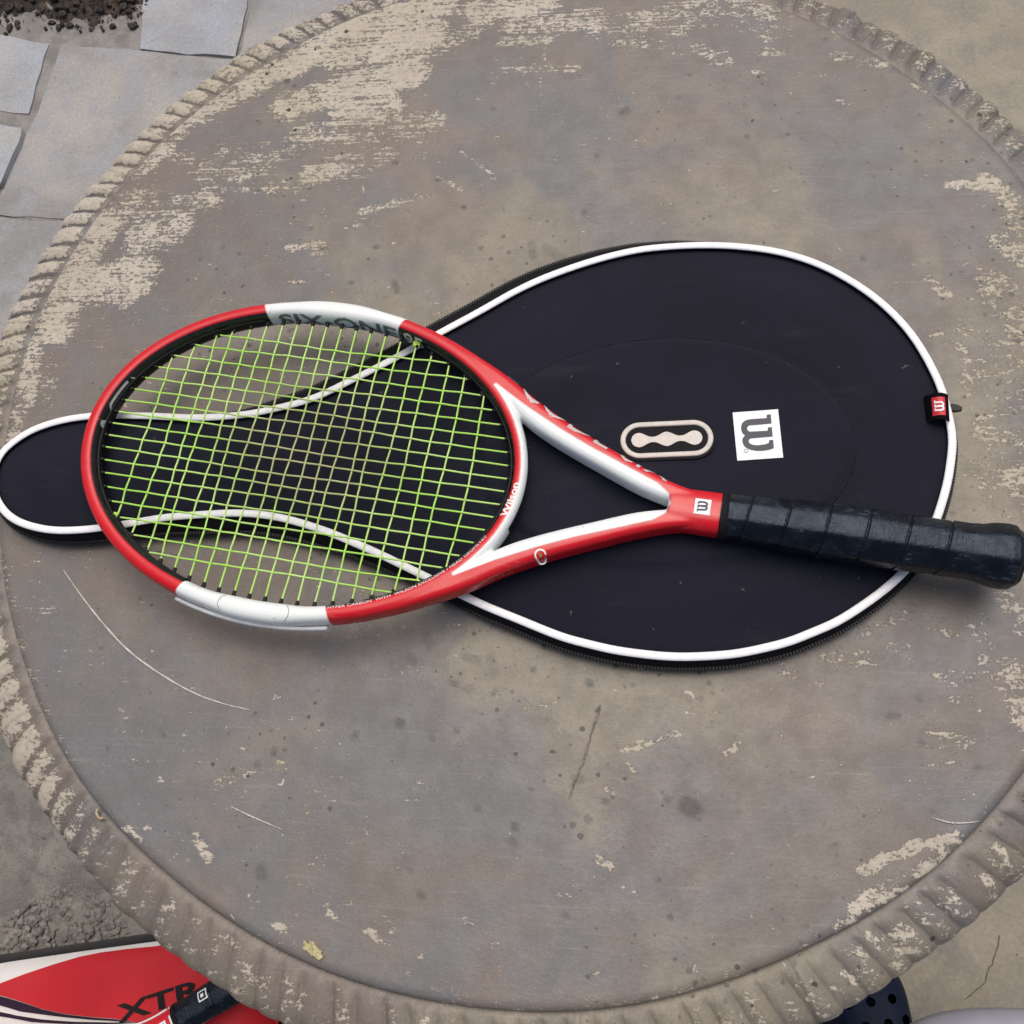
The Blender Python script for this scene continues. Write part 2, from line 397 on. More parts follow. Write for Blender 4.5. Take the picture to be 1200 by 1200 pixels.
def soil():
    P = un2([(-200, -60), (30, -60), (178, -60), (170, 8), (158, 24), (130, 18), (108, 34), (85, 26), (62, 30), (40, 16), (18, 26), (0, 20), (-200, 0)], .02)
    P = np.vstack([P[i]+(P[(i+1) % len(P)]-P[i])*np.linspace(0, 1, max(2, int(np.linalg.norm(P[(i+1) % len(P)]-P[i])/.012)), endpoint=False)[:, None] for i in range(len(P))]); P = P+rng.normal(0, .006, P.shape)
    v, f = fill(P, .012); d = dpoly(v, P)
    z = .010+.03*sm(0, .10, d)+rng.normal(0, .004, len(v))*sm(0, .02, d)
    o = obj('soil', np.c_[v, z], f, M['soil'], smooth=True)
    tag(o, 'dark soil with leaf litter spilling over the paving, top left corner', 'soil', kind='stuff')
    parts = []; ico = crumb_mesh(); k = 0
    while k < 1500:
        p = P.min(0)+rng.random(2)*(P.max(0)-P.min(0))
        dd = dpoly(p[None], P)[0]; ins = inpoly(p[None], P)[0]
        if not ins and dd > .07*rng.random()**2.5: continue
        s = .0013+.007*rng.random()**3.2
        parts.append((ico[0]*s*rng.uniform(.5, 1.5, 3)+np.array([p[0], p[1], (.015+(.03*sm(0, .10, dd) if ins else 0))]), ico[1])); k += 1
    v, f = join(*parts); q = obj('leaf_litter', v, f, M['trunkless'], smooth=False)
    tag(q, 'black crumbs of leaf litter strewn over the dark soil at top left', 'leaf litter', kind='stuff')
soil()

# ------------------------------------------------------------------ table
TC = np.array([-.0808, .3617]); TR = .4396
table = thing('garden_table', 'round garden table with worn brownish grey paint and a fluted rim', 'table', (TC[0], TC[1], 0))
# wear strokes traced over the photograph: (x1, y1, x2, y2, radius, strength)
WEAR = [
 (62, 385, 85, 318, 26, 1.0), (85, 318, 120, 262, 24, 1.05), (120, 330, 165, 318, 26, .95), (100, 345, 150, 345, 16, .8), (40, 400, 30, 470, 14, .9), (22, 470, 14, 560, 12, .8), (60, 420, 55, 480, 10, .5),
 (120, 262, 165, 235, 22, .75), (165, 280, 205, 265, 24, .85), (170, 250, 250, 232, 16, .75), (205, 250, 250, 225, 16, .7), (160, 200, 185, 180, 14, .8), (200, 185, 250, 195, 9, .5),
 (190, 170, 255, 118, 16, .85), (255, 118, 330, 80, 18, .95), (250, 205, 320, 192, 20, .62), (265, 180, 345, 170, 13, .55), (280, 215, 340, 222, 14, .5), (330, 80, 400, 45, 22, 1.05), (395, 30, 520, 4, 22, 1.1),
 (340, 125, 400, 105, 24, .9), (345, 165, 400, 150, 22, .78), (365, 205, 392, 200, 16, .9), (400, 60, 500, 40, 30, 1.05), (410, 100, 480, 85, 24, 1.0), (400, 130, 455, 125, 20, .95), (400, 145, 510, 140, 14, .72), (400, 162, 490, 160, 10, .62), (400, 190, 450, 180, 16, .62), (405, 205, 430, 200, 9, .5),
 (500, 60, 570, 28, 14, .72), (560, 10, 640, 5, 20, .95), (600, 30, 700, 22, 16, .85), (590, 50, 640, 46, 10, .65), (641, 38, 637, 70, 3, .8), (636, 78, 633, 112, 2, .7), (592, 82, 676, 80, 6, .72), (700, 30, 800, 20, 22, .7), (720, 48, 770, 52, 10, .62), (790, 35, 830, 25, 14, .68), (800, 10, 900, 10, 22, .62), (790, 60, 800, 65, 8, .6),
 (815, 55, 850, 72, 12, .62), (850, 12, 900, 40, 16, .5), (880, 60, 920, 62, 8, .55), (885, 84, 905, 96, 5, .65), (980, 65, 1035, 76, 9, .75), (905, 30, 950, 40, 12, .48), (983, 118, 1003, 122, 4, .75), (1070, 100, 1100, 115, 5, .55), (940, 85, 985, 90, 5, .45),
 (425, 248, 465, 236, 7, .75), (468, 235, 505, 228, 6, .72), (402, 268, 425, 258, 6, .7), (515, 208, 540, 222, 5, .6), (540, 178, 575, 202, 2.4, .66), (340, 290, 380, 285, 7, .7), (370, 298, 385, 295, 4, .6), (345, 330, 360, 330, 3, .5),
 (1110, 215, 1150, 215, 8, .55), (1155, 210, 1185, 235, 12, .7), (1170, 280, 1200, 300, 16, .65), (1190, 260, 1210, 280, 18, .7), (1085, 325, 1110, 345, 7, .68), (1160, 330, 1200, 360, 22, .66), (1180, 350, 1230, 420, 26, .7), (1130, 385, 1190, 420, 18, .5), (1100, 395, 1125, 400, 10, .55), (1128, 390, 1136, 470, 8, .55), (1150, 440, 1200, 470, 26, .46), (1160, 500, 1200, 540, 24, .55), (1180, 540, 1230, 600, 30, .6), (1125, 540, 1150, 560, 10, .45), (1150, 560, 1165, 600, 8, .5),
 (1140, 730, 1165, 770, 9, .6), (1160, 780, 1210, 800, 18, .66), (1180, 800, 1230, 870, 22, .62), (1100, 790, 1140, 800, 10, .5), (1120, 820, 1135, 812, 7, .66), (1090, 860, 1120, 868, 7, .55), (1105, 880, 1140, 870, 10, .45), (1080, 898, 1115, 894, 3, .7), (1190, 830, 1220, 850, 14, .7), (1180, 700, 1200, 740, 14, .5), (1080, 730, 1110, 740, 8, .45),
 (850, 885, 865, 872, 5, .75), (840, 895, 852, 900, 4, .6), (917, 785, 935, 795, 7, .6), (960, 800, 1000, 770, 8, .45), (1000, 745, 1060, 720, 8, .45), (980, 770, 1060, 760, 14, .36), (730, 880, 795, 860, 6, .58), (735, 893, 745, 905, 3, .7), (710, 925, 722, 934, 5, .75), (615, 828, 650, 825, 4, .6), (700, 1005, 715, 1018, 5, .75),
 (1010, 1022, 1075, 990, 8, 1.02), (1090, 990, 1125, 978, 6, .95), (1010, 1050, 1100, 1010, 9, .8), (1000, 1065, 1060, 1040, 8, .85), (980, 1085, 1000, 1078, 6, .7), (1105, 1000, 1125, 985, 7, .8),
 (232, 985, 245, 1005, 7, .82), (172, 972, 178, 975, 3, .8), (255, 915, 275, 910, 6, .5), (288, 908, 298, 905, 4, .6), (325, 892, 332, 893, 3, .7), (322, 1085, 335, 1090, 5, .65), (345, 1072, 357, 1073, 3, .6), (383, 1065, 392, 1078, 5, .6), (432, 1092, 445, 1102, 5, .85), (455, 1092, 465, 1088, 3, .6), (230, 935, 330, 972, 1.8, .62), (365, 925, 395, 940, 2, .5), (430, 975, 485, 995, 3, .45), (148, 970, 165, 983, 3, .75), (490, 1120, 505, 1125, 3, .6), (470, 1140, 480, 1142, 3, .6),
 (40, 640, 60, 720, 5, .3), (300, 560, 340, 545, 5, .3)]
TAN = [(700, 200, 900, 240, 50, .6), (860, 240, 1060, 300, 40, .6), (700, 800, 900, 830, 60, .6), (560, 760, 640, 780, 50, .8), (460, 280, 620, 250, 50, .7), (1100, 560, 1180, 640, 50, .8), (560, 300, 640, 280, 60, .6), (480, 340, 560, 320, 50, .7), (1130, 380, 1150, 560, 40, .55), (1060, 690, 1110, 720, 40, .45), (860, 800, 960, 790, 60, .35), (620, 740, 700, 780, 40, .3), (330, 430, 380, 400, 40, .55), (1180, 640, 1200, 760, 40, .4), (425, 130, 430, 140, 10, .8), (642, 30, 640, 60, 8, .9), (255, 190, 265, 200, 14, .7), (1170, 860, 1200, 840, 40, .5), (60, 470, 40, 600, 20, .3)]
COOL = [(420, 870, 680, 960, 110, 1.0), (130, 850, 330, 960, 90, .9), (330, 1060, 480, 1120, 60, .9), (640, 150, 720, 260, 60, .8), (1060, 930, 1130, 945, 35, 1.0), (780, 1080, 860, 1060, 60, .5), (60, 700, 90, 800, 40, .8), (540, 110, 560, 170, 40, .6), (930, 160, 1010, 200, 60, .5), (620, 1110, 700, 1130, 40, .6)]
STAIN = [(805, 944, 812, 948, 11, 1.0), (690, 800, 692, 801, 5, .95), (468, 846, 469, 847, 5.5, .95), (415, 861, 416, 861, 4, .8), (535, 855, 536, 855, 3.5, .85), (506, 865, 507, 866, 3, .8), (603, 969, 604, 969, 5, .9), (620, 924, 621, 924, 3.2, .85), (560, 948, 561, 948, 4, .6), (600, 985, 603, 988, 5, .5), (661, 1073, 662, 1073, 4, .7), (550, 1084, 551, 1084, 3, .7), (492, 1048, 494, 1050, 4.5, .65), (480, 1020, 481, 1020, 4, .5), (708, 939, 709, 939, 4, .8), (782, 937, 783, 937, 3.6, .8), (677, 912, 680, 914, 5, .5), (730, 132, 734, 130, 5, .75), (578, 127, 578, 127, 3, .7), (699, 182, 700, 182, 3, .8), (463, 190, 464, 190, 3, .9), (440, 289, 441, 289, 3.5, .9), (512, 210, 513, 210, 3, .8), (543, 243, 544, 243, 3, .85), (684, 249, 685, 249, 4, .6), (623, 285, 625, 300, 5, .5), (640, 290, 660, 305, 6, .35), (410, 331, 412, 331, 3, .7), (462, 330, 466, 341, 3.5, .7), (305, 1020, 306, 1024, 7, .55), (875, 161, 876, 160, 3, .9), (1011, 303, 1012, 303, 4, .8), (1076, 818, 1077, 819, 4, .7), (1042, 839, 1050, 838, 5, .75), (1080, 871, 1081, 872, 4, .75), (1145, 899, 1147, 899, 4.5, .7), (865, 931, 866, 930, 4, .6), (1091, 952, 1092, 952, 3.5, .6), (978, 990, 979, 991, 4, .6), (864, 952, 864, 952, 3, .7), (320, 880, 321, 881, 4, .5), (191, 861, 192, 861, 3, .7), (126, 876, 126, 876, 3, .7), (575, 770, 580, 790, 6, .35), (500, 745, 505, 755, 6, .4), (480, 770, 485, 775, 5, .6), (545, 770, 560, 775, 5, .5), (530, 800, 535, 802, 4, .6)]
WEAR = [(a, b, c, d, q*(1.1 if a > 1080 else 1), w*(1.08 if a > 1080 else 1.12 if b > 700 else 1)) for a, b, c, d, q, w in WEAR]
def strokes(P, L, z, soft=.55):
    out = np.zeros(len(P))
    for x1, y1, x2, y2, r, s in L:
        a = un(x1, y1, z)[:2]; b = un(x2, y2, z)[:2]; rr = np.linalg.norm(un(x1+r, y1, z)[:2]-a)
        d = dpoly(P, np.array([a, b]), False)
        out = np.maximum(out, s*(1-sm(rr*(1-soft), rr*(1+soft), d)))
    return out
def build_table():
    # the round slab: a fine grid inside, ring by ring near the edge
    nr, na = 190, 760
    r = np.r_[np.linspace(0.0005, TR-.006, nr), TR-.0035, TR-.0015, TR-.0004, TR, TR-.0002]
    zz = np.r_[np.zeros(nr), -.0004, -.0014, -.0030, -.0055, -.030]
    th = np.arange(na)*2*np.pi/na
    wob = .0006*np.sin(th*7)+.0005*np.sin(th*13+1)
    rr = r[:, None]+wob[None]*sm(.3, .44, r)[:, None]
    V = np.stack([rr*np.cos(th)[None], rr*np.sin(th)[None], np.broadcast_to(zz[:, None], rr.shape)], -1).reshape(-1, 3)
    V[:, :2] += TC; V[:, 2] += TT
    P = V[:, :2]
    und = .0006*np.sin(P[:, 0]*14+1)*np.cos(P[:, 1]*11); V[:, 2] += und*(V[:, 2] > TT-.004)
    f = grid_faces(len(r), na, False, True)
    o = obj('table_top', V, f, M['table'], table)
    w = strokes(P, WEAR, TT)*1.0
    ed = np.hypot(*(P-TC).T); ang = np.arctan2(P[:, 1]-TC[1], P[:, 0]-TC[0])
    w = np.maximum(w, .42*sm(TR-.012, TR-.001, ed)*(.5+.5*np.sin(ang*5+2)))
    w = np.maximum(w, .06)
    vattr(o, 'wear', w); vattr(o, 'stain', strokes(P, STAIN, TT, .35)*.95); vattr(o, 'tan', strokes(P, TAN, TT, .9)); vattr(o, 'cool', strokes(P, COOL, TT, .9)); vattr(o, 'streak', 1-sm(-.02, .06, P[:, 0]-.3*(P[:, 1]-.6)))
    # fluted rim: irregular scallops pressed into a rolled edge
    prof = np.array([(TR-.003, -.030), (TR-.003, -.0100), (TR+.0002, -.0082), (TR+.0035, -.0068), (TR+.007, -.0062), (TR+.012, -.0062), (TR+.019, -.0070), (TR+.026, -.0085), (TR+.033, -.0110), (TR+.0385, -.0148), (TR+.0415, -.0195), (TR+.0425, -.0250), (TR+.0415, -.031), (TR+.037, -.0355), (TR+.030, -.0375), (TR+.010, -.0375)])
    prof = spline(prof, 46); na2 = 2600
    th = np.arange(na2)*2*np.pi/na2
    ph = [0.0]
    while ph[-1] < 2*np.pi-.03: ph.append(ph[-1]+rng.choice([.036, .040, .044, .052], p=[.3, .3, .25, .15])*rng.uniform(.93, 1.07))
    ph = np.array(ph)*2*np.pi/ph[-1]
    k = np.searchsorted(ph, th, 'right')-1; k = np.clip(k, 0, len(ph)-2)
    t = (th-ph[k])/(ph[k+1]-ph[k]); crest = np.abs(np.sin(np.pi*t))**.48
    depth = rng.uniform(.75, 1.15, len(ph))[k]
    low = .5+.5*np.sin(th-R(25))                       # flutes are deep at the far side, worn soft at the near side
    amp = (.78+.40*sm(.2, .8, low))*depth
    s = np.linspace(0, 1, len(prof))
    env = sm(.22, .34, s)*(1-sm(.86, .97, s))
    skew = .010*(s-.3)
    RR = np.empty((len(prof), na2)); ZZ = RR.copy(); W = RR.copy()
    for i, (pr, pz) in enumerate(prof):
        sh = np.roll(crest*amp, int(i*.6))
        RR[i] = pr-.0019*env[i]*(amp-sh); ZZ[i] = pz-.0044*env[i]*(amp-sh)
        W[i] = sh/(amp.max()) if env[i] > .05 else 0
    RR += .0010*np.sin(th*9)[None]*env[:, None]+.0007*np.sin(th*23+2)[None]*env[:, None]
    V = np.stack([RR*np.cos(th)+TC[0], RR*np.sin(th)+TC[1], ZZ+TT], -1).reshape(-1, 3)
    V[:, 2] += rng.normal(0, .00012, len(V))
    o2 = obj('rim', V, grid_faces(len(prof), na2, False, True), M['table'], table)
    P = V[:, :2]; ang = np.arctan2(P[:, 1]-TC[1], P[:, 0]-TC[0])
    topleft = np.exp(-((np.angle(np.exp(1j*(ang-R(150))))/.62)**2)); lowl = np.exp(-((np.angle(np.exp(1j*(ang-R(207))))/.34)**2)); rest = .0
    Wf = W.reshape(-1); en = np.repeat(env, na2)
    cw = (topleft*1.2*sm(.30, .62, Wf)+lowl*.86*en*(.55+.45*Wf)+.52*sm(.30, .60, Wf)*(1-topleft))*en
    cw = np.maximum(cw, strokes(P, [(1065, 1095, 1050, 1130, 8, .75), (1005, 1112, 1010, 1120, 7, .9), (1015, 1095, 1025, 1105, 6, .9), (1040, 1100, 1060, 1112, 10, .6), (990, 1140, 998, 1150, 6, .85), (975, 1155, 982, 1160, 6, .7), (1165, 990, 1185, 1020, 6, .85), (1155, 1030, 1165, 1045, 8, .9), (1110, 1040, 1120, 1055, 5, .7), (1080, 1075, 1088, 1090, 4, .75), (292, 1135, 300, 1145, 8, .85), (335, 1150, 340, 1160, 7, .7), (360, 1165, 352, 1180, 6, .75), (270, 1100, 285, 1110, 6, .65), (150, 1060, 160, 1075, 6, .5), (500, 1195, 497, 1200, 6, .9)], TT-.012))
    vattr(o2, 'wear', np.maximum(cw, .10)); vattr(o2, 'stain', .45*(1-Wf)*en*0+.0*Wf)
    vattr(o2, 'streak', np.zeros(len(P))); vattr(o2, 'cool', np.zeros(len(P))); tn = np.exp(-((np.angle(np.exp(1j*(ang-R(262))))/1.0)**2))*.75; vattr(o2, 'tan', tn)
    # underside plate and pedestal
    th = np.arange(64)*2*np.pi/64
    def lathe(name, pr):
        pr = np.array(pr); V = np.stack([pr[:, :1]*np.cos(th)[None]+TC[0], pr[:, :1]*np.sin(th)[None]+TC[1], np.broadcast_to(pr[:, 1:], (len(pr), 64))], -1).reshape(-1, 3)
        q = obj(name, V, grid_faces(len(pr), 64, False, True), M['table'], table); vattr(q, 'wear', np.full(len(V), .2)); vattr(q, 'stain', np.zeros(len(V))); vattr(q, 'tan', np.zeros(len(V)))
    lathe('underside', [(.001, TT-.031), (TR+.005, TT-.031), (TR+.012, TT-.036), (TR+.001, TT-.045), (.001, TT-.045)])
    lathe('pedestal', [(.16, TT-.046), (.14, TT-.07), (.09, TT-.12), (.075, TT-.25), (.10, .34), (.12, .25), (.09, .16), (.11, .10), (.17, .06), (.20, .04), (.20, .012)])
    # long curved scratch and short ones, thin raised lines of pale paint
    def line(L, w, n=60):
        c = spline(np.array([un(x, y, TT+.0007) for x, y in L]), n); q = np.linspace(0, 1, n)
        ww = w*(.35+.65*np.sin(np.pi*np.clip(q*.9+.08, 0, 1)))*(1+.25*np.sin(q*60))
        v, f = tube(c, ww, 5); v[:, 2] = TT+.0007-.0004+(v[:, 2]-TT-.0007)*.12
        obj('scratch', v, f, M['scratch'], table)
    line([(74, 668), (95, 698), (120, 730), (150, 762), (185, 788), (225, 811), (260, 824), (293, 832)], .0009)
    line([(270, 945), (295, 957), (330, 972)], .0006, 24)
    line([(1092, 958), (1115, 964), (1135, 964), (1148, 962)], .0006, 24)
    line([(770, 1000), (762, 1003), (755, 1005)], .0005, 10)
build_table()

# ------------------------------------------------------------------ small things lying on the table
def on_table():
    c = spline(np.array([un(x, y, TT+.0016) for x, y in [(703, 826), (698, 845), (692, 862), (686, 885), (678, 905), (667, 935)]]), 40)
    c[:, :2] += rng.normal(0, .00025, (40, 2))
    v, f = tube(c, .00042+.00025*np.sin(np.linspace(0, 9, 40))**2, 6); o = obj('twig', v, f, M['twig'])
    for p, q in ((8, (9, 4)), (26, (-6, 5))):
        pass
    tag(o, 'thin dry twig lying on the table below the black cover', 'twig')
    ico = crumb_mesh()
    def chip(name, x, y, sx, sy, sz, mat, lab, cat, rot=0.0):
        p = un(x, y, TT); v = ico[0]*np.array([sx, sy, sz]); c, s = math.cos(rot), math.sin(rot)
        v = np.c_[v[:, 0]*c-v[:, 1]*s, v[:, 0]*s+v[:, 1]*c, v[:, 2]]+p+np.array([0, 0, sz*.7])
        tag(obj(name, v, ico[1], mat, smooth=False), lab, cat)
    chip('pebble', 752, 782, .0042, .0032, .003, M['pebble'], 'tiny tan pebble at the lower edge of the black cover', 'pebble')
    # yellow lichen flake: flat and ragged
    a = np.linspace(0, 2*np.pi, 26, endpoint=False); c0 = un(368, 1113, TT)
    rr = 1+rng.normal(0, .16, 26); P = np.c_[np.cos(a)*0.0078*rr, np.sin(a)*.0036*rr]; t = R(-32)
    P = np.c_[P[:, 0]*math.cos(t)-P[:, 1]*math.sin(t)+c0[0], P[:, 0]*math.sin(t)+P[:, 1]*math.cos(t)+c0[1]]
    v, f = slab2(P, TT-.0005, TT+.0012, .002); v[:, 2] += rng.normal(0, .0002, len(v))
    tag(obj('lichen_flake', v, f, M['lichen']), 'ragged yellow lichen flake near the lower edge of the table top', 'lichen')
    # curled straw in the groove
    c = spline(np.array([un(x, y, TT-.002) for x, y in [(115, 947), (113, 953), (117, 959), (122, 958)]]), 16)
    v, f = tube(c, .0010, 6); tag(obj('straw_curl', v, f, M['leafbit']), 'small curled straw caught in the groove of the rim', 'straw')
on_table()

# ------------------------------------------------------------------ racket cover
ZP = TT+.021          # height of the piping
OUT = [(-8, 562), (-5, 545), (0, 534), (10, 523), (33, 507), (58, 497), (83, 491), (107, 488), (137, 487), (180, 488), (230, 490), (280, 487), (305, 483), (330, 477.5), (352, 472), (375, 464), (410, 447), (450, 427), (485, 408), (515, 391), (563, 365), (600, 344), (631, 329), (665, 316), (699, 305), (730, 297), (762, 291.5), (815, 288), (867, 289.5), (920, 297.5), (972, 316), (1025, 349), (1067, 391), (1098, 444), (1111, 486), (1116, 515), (1114, 540), (1109, 570), (1096, 612), (1080, 643), (1059, 670), (1030, 696), (984, 727), (950, 742), (922, 753), (870, 765), (830, 769), (783, 769.5), (726, 763), (690, 755), (657, 746), (605, 725), (568, 710), (537, 695), (500, 676.5), (450, 652), (410, 634), (380, 622), (342, 610), (312, 604), (280, 601.5), (242, 603), (192, 607), (150, 614), (108, 620), (75, 622), (50, 620), (25, 613), (10, 604), (0, 592), (-6, 578)]
cover = thing('racket_cover', 'black padded racket cover with white piping lying flat under the racket', 'racket cover', (un(560, 540, TT)[0], un(560, 540, TT)[1], TT+.0006))
CREASES = [((560, 470), (690, 440), .0012, .012), ((600, 660), (760, 700), -.0010, .014), ((860, 330), (1010, 400), .0010, .016), ((900, 700), (1010, 640), .0014, .012), ((930, 430), (1060, 560), -.0010, .014), ((640, 360), (800, 340), -.0008, .012), ((20, 540), (60, 590), .0008, .010), ((660, 600), (700, 740), .0009, .016)]
def build_cover():
    L = un2(OUT, ZP); NP = 560
    D = spline(L, NP, True)
    for _ in range(6): D = .5*D+.25*(np.roll(D, 1, 0)+np.roll(D, -1, 0))
    T = np.roll(D, -1, 0)-np.roll(D, 1, 0); T /= np.linalg.norm(T, axis=1)[:, None]
    Nn = np.c_[-T[:, 1], T[:, 0]]
    cen = D.mean(0)
    if ((D-cen)*Nn).sum() < 0: Nn = -Nn
    # top panel
    PI = D-Nn*.0016
    v, f = fill(PI, .0042)
    d = dpoly(v, PI)
    em_c = un(776, 528, ZP)[:2]; ax = un(1004, 520, ZP)[:2]-em_c; ay = un(776, 397, ZP)[:2]-em_c
    u = np.linalg.solve(np.c_[ax, ay], (v-em_c).T).T; rho = np.hypot(u[:, 0], u[:, 1])
    def hfun(v, d, rho):
        z = ZP-.0022+.0062*sm(0, .045, d)-.0012*(1-sm(0, .006, d))
        z = z+.0036*(1-sm(.93, .995, rho))-.0014*np.exp(-((rho-1.0)/.012)**2)
        for fx in (696, 706, 712):
            a0 = un(fx, 492, ZP)[:2]; b0 = un(fx+1, 520, ZP)[:2]; z = z+.0011*np.exp(-(dpoly(v, np.array([a0, b0]), False)/.0022)**2)
        for a0, b0, k, wd in CREASES:
            z = z+k*np.exp(-(dpoly(v, np.array([un(*a0, ZP)[:2], un(*b0, ZP)[:2]]), False)/wd)**2)
        z = z+.0006*np.sin(v[:, 0]*22+v[:, 1]*9)*sm(.01, .05, d)+.0004*np.sin(v[:, 0]*41-v[:, 1]*37)*sm(.01, .05, d)
        return z
    z = hfun(v, d, rho)
    top = np.c_[v, z]
    o = obj('top_panel', top, f, M['cover'], cover)
    bvh = bvh_of(top, f)
    # piping
    pv, pf = tube(np.c_[D, np.full(NP, ZP)], .0030, 12, True); pv[:, 2] = ZP+.0006+(pv[:, 2]-ZP)*.45; obj('piping', pv, pf, M['piping'], cover)
    # side wall, bulging out below the piping; wider along the upper left
    pxx = np.interp(np.arange(NP), np.linspace(0, NP, len(OUT)+1), [p[0] for p in OUT]+[OUT[0][0]])
    s = np.arange(NP); # recover photograph x of every outline point by nearest traced point
    near = np.array([np.argmin(((L-p)**2).sum(1)) for p in D]); pxx = np.array([OUT[i][0] for i in near]); pyy = np.array([OUT[i][1] for i in near])
    upper = (pyy < 545); ex = np.where(upper, .0115*sm(240, 360, pxx)*(1-sm(640, 900, pxx)), .0055*sm(150, 230, pxx)*(1-sm(330, 470, pxx)))
    ex += np.where(upper, .004*np.exp(-((pxx-800)/28.0)**2), 0)
    k = np.ones(21)/21; ex = np.convolve(np.r_[ex[-10:], ex, ex[:10]], k, 'valid')
    pr = [(-.0005, -.001), (.0022, -.0030), (.0040, -.0060), (.0052, -.0100), (.0055, -.0135), (.0048, -.0170), (.0030, -.0195), (-.004, -.0204)]
    V = []
    for i, (oo, zz) in enumerate(pr):
        fr = sm(0, 4, i) if i < 5 else 1
        V.append(np.c_[D+Nn*(oo+ex*fr)[:, None], np.full(NP, ZP+zz)])
    V = np.array(V).reshape(-1, 3); obj('side_wall', V, grid_faces(len(pr), NP, False, True), M['side'], cover)
    # zip: tape ridge and teeth run round the side
    Z = D+Nn*(.0056+ex)[:, None]; zt, zf = tube(np.c_[Z, np.full(NP, ZP-.0118)], .0014, 6, True)
    zp = obj('zip', zt, zf, M['rubber'], cover)
    Q = spline(np.c_[Z, np.full(NP, ZP-.0118)], 760, True); parts = []
    Tn = np.roll(Q, -1, 0)-np.roll(Q, 1, 0)
    for p, t in zip(Q, Tn):
        a = math.atan2(t[1], t[0]); bv, bf = box(-.0006, .0006, -.0016, .0016, -.0013, .0013)
        bv = np.c_[bv[:, 0]*math.cos(a)-bv[:, 1]*math.sin(a), bv[:, 0]*math.sin(a)+bv[:, 1]*math.cos(a), bv[:, 2]]+p
        parts.append((bv, bf))
    tv, tf = join(*parts); tt = obj('zip_teeth', tv, tf, M['blackplastic'], zp, smooth=False, local=True)
    tt.data.transform(Matrix.Translation(-Vector(cover.location))); tt['kind'] = 'stuff'
    # zip pull sticking out at the round end
    P = [un(x, y, ZP-.006)[:2] for x, y in [(1114, 474), (1121, 475), (1127, 478), (1127, 481), (1121, 482), (1114, 482)]]
    v2, f2 = slab2(P, ZP-.008, ZP-.0045); obj('zip_pull', v2, f2, M['blackplastic'], cover, smooth=False)
    # badge: rubber bed, pale ring, three joined dots
    def on_panel(v2): return drape(np.c_[v2, np.full(len(v2), ZP)], bvh, (0, 0, -1), 0)
    def stad(c, hx, hy, e, n=20):
        a = np.linspace(-np.pi/2, np.pi/2, n); q = np.r_[np.c_[(hx-hy)+hy*np.cos(a), hy*np.sin(a)], np.c_[-(hx-hy)-hy*np.cos(a), -hy*np.sin(a)]]
        return c+q[:, :1]*e+q[:, 1:]*np.array([-e[1], e[0]])
    bc = un(781, 518, ZP+.004)[:2]; e = un(836, 515.5, ZP+.004)[:2]-bc; HX = np.linalg.norm(e); e /= HX
    HY = np.linalg.norm(un(782.5, 539.5, ZP+.004)[:2]-bc)
    zb = on_panel(stad(bc, HX, HY, e))[:, 2].max()+.0002
    v2, f2 = slab2(stad(bc, HX+.0016, HY+.0016, e), zb-.004, zb+.0004); bd = obj('badge', v2, f2, M['rubber'], cover, smooth=False)
    A = stad(bc, HX-.0004, HY-.0004, e); Bq = stad(bc, HX-.0042, HY-.0042, e); m = len(A)
    rv = np.vstack([np.c_[A, np.full(m, zb-.001)], np.c_[A, np.full(m, zb+.0011)], np.c_[A+(Bq-A)*.15, np.full(m, zb+.0015)], np.c_[A+(Bq-A)*.85, np.full(m, zb+.0015)], np.c_[Bq, np.full(m, zb+.0011)], np.c_[Bq, np.full(m, zb-.001)]])
    def sub(name, v, f, mat, par, smooth=True):
        q = obj(name, np.asarray(v)-np.array(cover.location), f, mat, par, smooth, local=True); return q
    sub('badge_ring', rv, grid_faces(6, m, False, True), M['cream'], bd)
    xs = np.linspace(-1, 1, 90); hw = []
    r0 = HY*.385
    for x in xs*HX*.755:
        w = HX*.755-r0; ws = .0021
        if abs(x) < w: hw.append(ws+(r0-ws)*(.5+.5*math.cos(2*math.pi*x/w))**1.15)
        else: hw.append(math.sqrt(max(r0*r0-(abs(x)-w)**2, 0)))
    hw = np.array(hw); hw[0] = hw[-1] = .0004
    n2 = np.array([-e[1], e[0]]); X = xs[:, None]*HX*.755
    poly = np.vstack([bc+X*e+hw[:, None]*n2, (bc+X*e-hw[:, None]*n2)[::-1]])
    v2, f2 = slab2(poly, zb-.001, zb+.0014); sub('badge_dots', v2, f2, M['cream'], bd, False)
    tq = np.linspace(-.30*np.pi, .97*np.pi, 200); E2 = em_c+np.cos(tq)[:, None]*ax*.985+np.sin(tq)[:, None]*ay*.985
    sv = on_panel(E2); v2, f2 = tube(sv+np.array([0, 0, -.0003]), .0012*np.sin(np.linspace(.12, np.pi-.12, 200))**.3, 6); obj('panel_seam', v2, f2, M['seam'], cover)
    # square patch with the letter mark
    q = [(858, 486), (911, 482), (917, 538.5), (863.5, 542)]
    P = un2(q, ZP+.004); ov = np.vstack([P[i]+(P[(i+1) % 4]-P[i])*np.linspace(0, 1, 12, endpoint=False)[:, None] for i in range(4)])
    v2, f2 = fill(ov, .004); v3 = on_panel(v2); v3[:, 2] += .0009
    sk0 = on_panel(ov); mm = len(ov); sk = np.vstack([sk0+np.array([0, 0, .0009]), sk0-np.array([0, 0, .001])])
    pt = obj('logo_patch', *join((v3, f2), (sk, [(i, (i+1) % mm, mm+(i+1) % mm, mm+i) for i in range(mm)])), M['patch'], cover)
    W = un2(LOGO_PX, ZP+.004); v2, f2 = fill(W, .004); v3 = on_panel(v2); v3[:, 2] += .0013
    sub('logo_letter', v3, f2, M['ink'], pt, False)
